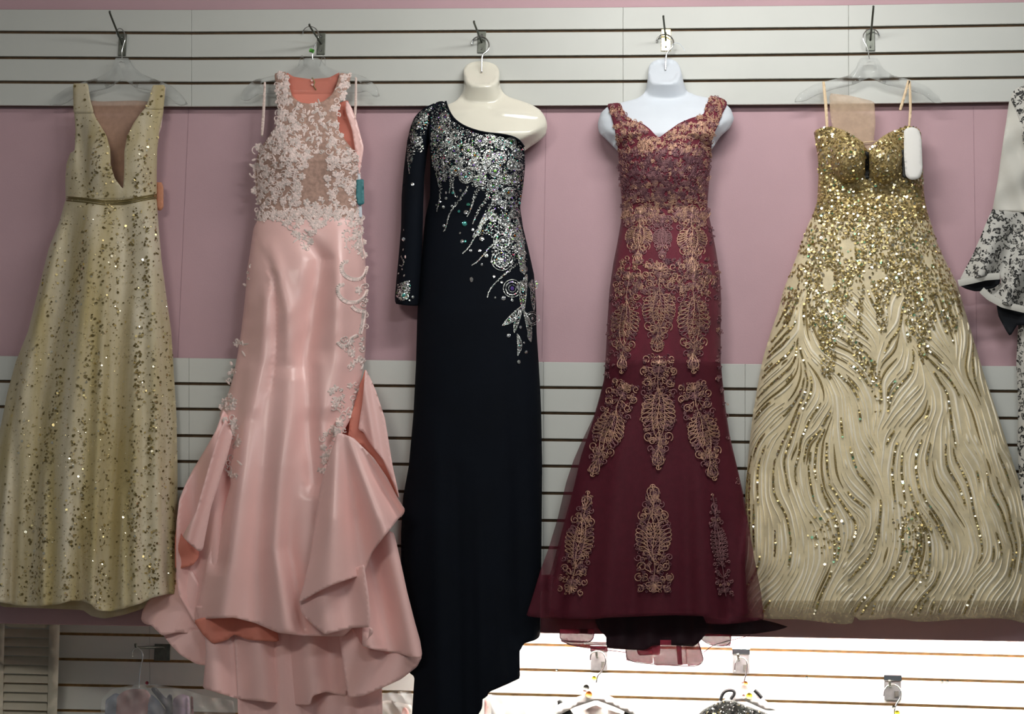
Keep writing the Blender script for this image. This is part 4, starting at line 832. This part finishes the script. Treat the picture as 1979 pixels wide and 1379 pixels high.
o5 = np.array(bod5[:-1] + [(1796,424),(1812,472),(1831,512),(1850,548),(1862,590),(1880,650),(1900,718),(1900,1150),(1500,1150),(1470,690),(1490,640),(1504,600),(1514,560),(1530,520),(1545,480),(1558,442),(1568,424),(1580,390),(1582,340),(1580,300)], float)
x, y = scatter(30000, o5, dens5)
discs('sequins', x, y, RNG.uniform(1.5, 3.0, len(x)), YD, h5f, SEQ5, g5, tilt=.42, lift=.004, probs=[.42, .33, .22, .03])
# ================================================================== GARMENT 6: leopard print dress at the right edge
def leopard(name, base, dark):
    m = mat(name, base, .7); nt = m.node_tree; b = nt.nodes['Principled BSDF']
    tc = nt.nodes.new('ShaderNodeTexCoord'); nz = nt.nodes.new('ShaderNodeTexNoise'); nz.inputs['Scale'].default_value = 45
    mx = nt.nodes.new('ShaderNodeMixRGB'); mx.inputs[0].default_value = .035; vo = nt.nodes.new('ShaderNodeTexVoronoi'); vo.inputs['Scale'].default_value = 62
    nt.links.new(tc.outputs['Object'], nz.inputs['Vector']); nt.links.new(tc.outputs['Object'], mx.inputs[1]); nt.links.new(nz.outputs['Color'], mx.inputs[2]); nt.links.new(mx.outputs[0], vo.inputs['Vector'])
    r = nt.nodes.new('ShaderNodeValToRGB'); e = r.color_ramp.elements; g = lin('8c8a84')
    e[0].position = 0; e[0].color = g; e[1].position = 1; e[1].color = lin(base)
    for p, c in ((.28, g), (.34, lin(dark)), (.5, lin(dark)), (.56, lin(base))): q = e.new(p); q.color = c
    n3 = nt.nodes.new('ShaderNodeTexNoise'); n3.inputs['Scale'].default_value = 70; nt.links.new(tc.outputs['Object'], n3.inputs['Vector'])
    cr = nt.nodes.new('ShaderNodeMath'); cr.operation = 'GREATER_THAN'; cr.inputs[1].default_value = .44; nt.links.new(n3.outputs[0], cr.inputs[0])
    m2 = nt.nodes.new('ShaderNodeMixRGB'); nt.links.new(cr.outputs[0], m2.inputs[0]); m2.inputs[1].default_value = lin(base); nt.links.new(vo.outputs['Distance'], r.inputs[0]); nt.links.new(r.outputs[0], m2.inputs[2]); nt.links.new(m2.outputs[0], b.inputs['Base Color']); return m
MT['leo'] = leopard('leopard_print', 'c2c0ba', '1e1e1e'); MT['whitef'] = mat('white_fabric', 'c8c6be', .6, noise=(7, .06), bump=(40, .3)); MT['navyl'] = mat('dark_navy_lining', '12161f', .7)
g6 = thing('leopard_dress', at(1975, 450, YD), 'white and leopard print dress with bell sleeve cut off at the right edge', 'dress')
panel('sleeve', [(1957,186),(1950,196),(1945,232),(1936,290),(1928,350),(1917,410),(1930,408),(1970,410),(2010,412),(2010,300),(1990,240),(1985,190)], YD, lambda x, y: .06*np.clip((x - 1915)/60, 0, 1)**.5 + .006*np.sin((x*.6 + y)/14.) + .004*np.sin((x - y*.4)/9), MT['whitef'], g6, s=5, ch=1)
panel('collar', [(1952,190),(1958,176),(1968,168),(1990,164),(2080,170),(2080,300),(2000,300),(1978,280),(1972,240),(1965,215)], YD - .01, lambda x, y: .04 + .03*np.clip((x - 1950)/40, 0, 1), MT['leo'], g6, s=6, ch=1)
panel('torso', [(2000,200),(2100,200),(2110,640),(1990,640),(1990,400)], YD + .02, flat(.03), MT['leo'], g6, s=12, ch=0)
panel('bell_ruffle', [(1918,404),(1908,425),(1896,455),(1880,492),(1864,522),(1852,546),(1880,538),(1905,532),(1932,530),(1935,545),(1922,556),(1896,562),(1908,574),(1935,586),(1975,597),(2030,600),(2020,500),(2010,408),(1960,410)], YD - .02, lambda x, y: .04 + .022*np.sin((x - 1925 - (y - 400)*-.35)/11.)*np.clip((y - 400)/120, 0, 1), MT['leo'], g6, s=5, ch=0)
strands('hem_band', [(resample(np.array([(1852,547),(1880,541),(1905,535),(1932,533)], float), 6, False), 13), (resample(np.array([(1897,560),(1912,574),(1938,588),(1980,598),(2020,602)], float), 6, False), 13)], YD - .024, lambda x, y: .046 + 0*x, MT['whitef'], g6, kind=None)
panel('lining', [(1852,550),(1866,558),(1885,563),(1900,562),(1922,556),(1934,546),(1932,534),(1905,538),(1880,544)], YD, flat(.03), MT['navyl'], g6, s=5, ch=1)
panel('peplum_lining', [(1926,590),(1930,612),(1945,640),(1952,650),(1966,628),(2010,630),(2010,596)], YD + .005, flat(.03), MT['navyl'], g6, s=7, ch=0)
panel('skirt', [(1968,622),(1964,700),(1968,780),(1966,860),(1972,960),(1990,1080),(2100,1080),(2100,620)], YD + .02, lambda x, y: .06*np.clip((x - 1962)/50, 0, 1)**.5, MT['leo'], g6, s=10, ch=0)
# ================================================================== LOWER WALL: shutter, brackets, bagged garments
MT['shut'] = mat('shutter_paint', 'c4bdab', .6, noise=(8, .08))
t = thing('louvred_shutter', at(60, 1300, .3), 'off-white louvred shutter panel at the bottom left corner', 'shutter')
def slab(name, P, Y, th, m, parent, ch=0): return panel(name, P, Y, flat(th), m, parent, s=14, thick=th, ch=ch, smooth=False)
slab('stile', [(95,1200),(116,1200),(108,1450),(90,1450)], .33, .028, MT['shut'], t)
slab('stile', [(-16,1200),(9,1200),(4,1450),(-20,1450)], .33, .028, MT['shut'], t)
slab('top_rail', [(9,1194),(95,1196),(95,1213),(9,1211)], .33, .024, MT['shut'], t)
for k in range(14):
    y0 = 1213 + 17.6*k; x1 = 95 - (y0 - 1213)*.03
    a = at([6, x1, x1, 6], [y0 + 1, y0 + 3, y0 + 19, y0 + 17], [.318, .318, .302, .302]); b = a + [0, .006, 0]
    mesh('louvre', np.vstack([a, b]), [(0, 1, 2, 3)[::-1], (4, 5, 6, 7), (0, 1, 5, 4), (1, 2, 6, 5), (2, 3, 7, 6), (3, 0, 4, 7)], MT['shut'], t, False)
YF = .386
for cx, cy, lab in ((1158, 1277, 'silver bracket on the bright lower wall below the burgundy gown'), (1432, 1283, 'silver bracket on the bright lower wall left of the dark sequined top hanger'), (1725, 1334, 'silver bracket low on the bright wall at the right')):
    if cx == 1432: lab = 'silver bracket on the bright lower wall holding the dark sequined top'
    t = thing('faceout_bracket', at(cx, cy, YF), lab, 'bracket')
    c = at([cx - 16, cx + 16], [cy + 18, cy - 18], YF); box('backplate', c[0][0], c[1][0], YF - .005, YF, c[0][2], c[1][2], MT['steel'], t, .0015)
    c = at([cx - 17, cx + 17], [cy - 19, cy - 30], YF); box('top_hook', c[0][0], c[1][0], YF - .008, YF, c[0][2], c[1][2], MT['chrome'], t, .001)
    tube('arm', [at(cx - 4, cy - 8, YF - .004), at(cx - 5, cy - 10, YF - .12), at(cx - 5, cy - 12, YF - .2), at(cx - 6, cy - 20, YF - .215)], .004, MT['dsteel'], t, 8)
    box('price_slot', *(lambda q: (q[0][0], q[1][0], YF - .008, YF - .005, q[0][2], q[1][2]))(at([cx + 4, cx + 11], [cy + 12, cy + 1], YF)), MT['dsteel'], t)
t = thing('faceout_bracket', at(312, 1262, YF), 'dark bracket arm on the dim lower wall beside the shutter', 'bracket')
c = at([298, 330], [1276, 1244], YF); box('backplate', c[0][0], c[1][0], YF - .005, YF, c[0][2], c[1][2], MT['dsteel'], t, .0015)
tube('arm', px3([(316,1250,YF - .004),(300,1250,YF - .05),(280,1251,YF - .09),(266,1251,YF - .12),(262,1249,YF - .125),(262,1243,YF - .127)]), .004, MT['dsteel'], t, 8)
for k, (x, y) in enumerate([(1076,1294),(1559,1308),(1821,1316),(1831,1316)]):
    tube('screw', [at(x, y, YF), at(x, y, YF - .004)], .0042, MT['dsteel'], rear, 8)
MT['whitepl'] = mat('white_plastic', 'e8e8e4', .35); MT['yel'] = mat('yellow_plastic', 'e8d83a', .4); MT['org'] = mat('orange_plastic', 'e88a3a', .4); MT['blacks'] = mat('black_strap', '15181a', .6)
MT['darkseq'] = mat('dark_sequin_fabric', '2c302c', .5, .2, noise=(120, .8), bump=(300, .6)); MT['pinks'] = mat('dusty_pink_cloth', 'b08084', .6, noise=(9, .1)); MT['lilac'] = mat('lilac_cloth', '9a86a0', .55, noise=(20, .3)); MT['blueg'] = mat('blue_grey_cloth', '8088a0', .5, noise=(12, .2)); MT['navyst'] = mat('navy_trim', '262444', .6); MT['redst'] = mat('dark_red_trim', '701828', .6); MT['palepk'] = mat('pale_pink_cloth', 'e8b0a8', .6)
def hang(label, body, hook, charms, Y, m='whitepl'):
    t = thing('plastic_hanger', at(hook[-1][0], hook[-1][1], Y), label, 'hanger')
    panel('hanger_body', body, Y, flat(.003), MT[m], t, s=7, thick=.005, ch=1)
    tube('hook', px3(hook), .0022, MT['chrome'], t, 8)
    for x, y, r, mm in charms: tube('size_charm', [at(x, y, Y - .006), at(x, y, Y - .011)], r*.00155, MT[mm], t, 12)
    return t
Yg = .27
hang('white hanger with lime and orange size charms under the burgundy gown', [(1146,1318),(1158,1318),(1162,1336),(1190,1350),(1235,1366),(1262,1385),(1240,1390),(1190,1366),(1152,1352),(1110,1366),(1064,1390),(1050,1384),(1080,1360),(1116,1346),(1142,1336)],
     [(1141,1276,Yg),(1141,1262,Yg),(1154,1256,Yg),(1168,1262,Yg),(1172,1280,Yg),(1162,1298,Yg),(1154,1306,Yg),(1152,1322,Yg)], [(1148,1310,4.5,'yel'),(1133,1328,6,'dsteel'),(1138,1341,6.5,'org'),(1130,1336,4,'palepk')], Yg)
hang('white hanger with orange and yellow size charms in the dark sequined top', [(1428,1318),(1442,1318),(1452,1336),(1478,1352),(1502,1372),(1480,1372),(1436,1352),(1404,1362),(1380,1372),(1386,1360),(1418,1340)],
     [(1420,1296,Yg),(1421,1276,Yg),(1432,1268,Yg),(1444,1276,Yg),(1444,1294,Yg),(1440,1308,Yg),(1437,1322,Yg)], [(1441,1320,4.5,'org'),(1435,1320,3,'palepk'),(1448,1344,6,'yel'),(1437,1345,4,'palepk')], Yg)
hang('hanger with a yellow size charm at the bottom right of the frame', [(1722,1382),(1738,1382),(1750,1396),(1800,1420),(1780,1430),(1730,1404),(1680,1430),(1660,1420),(1710,1396)],
     [(1708,1346,Yg),(1710,1328,Yg),(1724,1320,Yg),(1740,1328,Yg),(1742,1346,Yg),(1732,1360,Yg),(1728,1372,Yg),(1730,1386,Yg)], [(1727,1366,3.5,'dsteel'),(1734,1377,5,'yel')], Yg)
hang('clear hanger with chrome clips in the bagged clothes beside the shutter', [(258,1322),(280,1322),(292,1336),(330,1356),(350,1376),(320,1370),(270,1342),(230,1362),(208,1376),(214,1360),(248,1336)],
     [(256,1268,.27),(256,1256,.265),(264,1250,.262),(274,1256,.262),(277,1270,.264),(271,1290,.268),(269,1330,.27)], [(284,1319,3.5,'redst')], .27, 'clear')
for xx in (261, 276): pass
def dressy(name, label, cat, loc): return thing(name, at(*loc), label, cat)
t = dressy('sequined_top', 'dark sequined lace top on a white hanger at the bottom, right of the burgundy gown', 'top', (1430, 1370, .28))
hs = lambda x, y: .03*np.clip(1 - ((x - 1425)/90)**2, 0, 1) + .004*np.sin(x/9.)
panel('top_front', [(1345,1384),(1360,1370),(1378,1360),(1400,1352),(1416,1352),(1440,1362),(1474,1374),(1496,1384),(1500,1450),(1345,1450)], .28, hs, MT['darkseq'], t, s=6, ch=1)
x, y = scatter(700, [(1350,1384),(1378,1362),(1400,1354),(1416,1354),(1440,1364),(1474,1376),(1496,1440),(1350,1440)]); discs('sequins', x, y, RNG.uniform(1, 2.4, len(x)), .28, hs, [MT['cr_grey'], MT['seq_gold'], MT['darkseq'], MT['cr_silver']], t, tilt=.4, probs=[.4, .15, .3, .15])
tube('strap', px3([(1392,1354,.27),(1396,1340,.268),(1404,1333,.266),(1418,1333,.266),(1420,1340,.266),(1412,1350,.268)]), .005, MT['blacks'], t, 8)
tube('strap', px3([(1458,1333,.268),(1464,1338,.268),(1472,1348,.27)]), .006, MT['blacks'], t, 8)
t = dressy('lace_top', 'black and white lace top in clear plastic at the bottom below the burgundy gown', 'top', (1150, 1375, .29))
panel('strap', [(1077,1354),(1082,1351),(1087,1353),(1088,1362),(1100,1368),(1112,1384),(1112,1440),(1082,1440),(1079,1370)], .28, flat(.004), MT['darkseq'], t, s=5, ch=0)
panel('strap', [(1204,1384),(1208,1372),(1222,1366),(1234,1366),(1232,1376),(1240,1390),(1240,1440),(1200,1440)], .28, flat(.004), MT['darkseq'], t, s=5, ch=0)
panel('top_front', [(1108,1380),(1150,1362),(1204,1380),(1204,1450),(1108,1450)], .285, sheet(.01, .004, 8, 0), MT['whitef'], t, s=8, ch=0)
t = dressy('bagged_garment', 'pale garment in a clear plastic bag at the bottom right of the navy gown', 'garment', (1000, 1370, .29))
panel('plastic_bag', [(936,1348),(944,1340),(980,1344),(1030,1350),(1066,1352),(1076,1366),(1078,1450),(936,1450)], .27, lambda x, y: .012*np.sin(x/13. + y/9.) + .006*np.sin(x/5. - y/7.) + .02, MT['film'], t, s=6, ch=0)
panel('pale_cloth', [(950,1362),(1000,1356),(1060,1368),(1070,1450),(948,1450)], .30, sheet(.01, .006, 9, 20), MT['whitepl'], t, s=8, ch=0)
panel('pink_trim', [(936,1352),(944,1350),(945,1450),(936,1450)], .30, flat(.01), MT['palepk'], t, s=6, ch=0)
t = dressy('bagged_garment', 'grey plastic bag with a pink item between the pink and navy gowns', 'garment', (768, 1360, .29))
panel('plastic_bag', [(700,1350),(740,1340),(760,1335),(796,1336),(800,1450),(690,1450)], .27, lambda x, y: .02 + .010*np.sin(x/9. + y/9.) + .006*np.sin(x/4. - y/6.), MT['film'], t, s=5, ch=0)
panel('grey_cloth', [(700,1362),(750,1352),(796,1362),(800,1450),(700,1450)], .30, sheet(.01, .006, 9, 20), MT['whitef'], t, s=8, ch=0)
panel('pink_trim', [(776,1372),(782,1364),(790,1372),(790,1450),(776,1450)], .275, flat(.01), MT['palepk'], t, s=5, ch=1)
t = dressy('bagged_garment', 'pink and lilac clothes in plastic bags at the bottom left beside the shutter', 'garment', (290, 1360, .29))
for nm, P, mm, yy in (('grey_cloth', [(200,1450),(204,1352),(222,1338),(240,1344),(240,1450)], 'blueg', .31), ('pink_cloth', [(220,1450),(226,1345),(240,1334),(262,1330),(284,1332),(292,1345),(284,1400),(280,1450)], 'pinks', .29), ('blue_cloth', [(282,1450),(286,1360),(292,1340),(306,1352),(320,1372),(322,1450)], 'blueg', .285), ('navy_trim', [(290,1330),(300,1326),(322,1350),(326,1340),(333,1342),(334,1450),(322,1450),(320,1368)], 'navyst', .28), ('lilac_cloth', [(330,1450),(334,1350),(348,1340),(366,1344),(370,1450)], 'lilac', .285), ('red_trim', [(368,1344),(373,1345),(377,1450),(370,1450)], 'redst', .28)):
    panel(nm, P, yy, sheet(.02, .006, 6, 0), MT[mm], t, s=5, ch=1)
panel('plastic_bag', [(190,1450),(196,1350),(216,1330),(262,1322),(300,1322),(350,1330),(400,1345),(450,1352),(470,1450)], .245, lambda x, y: .01 + .012*np.sin(x/15. + y/9.) + .006*np.sin(x/5. - y/7.), MT['film'], t, s=6, ch=1)
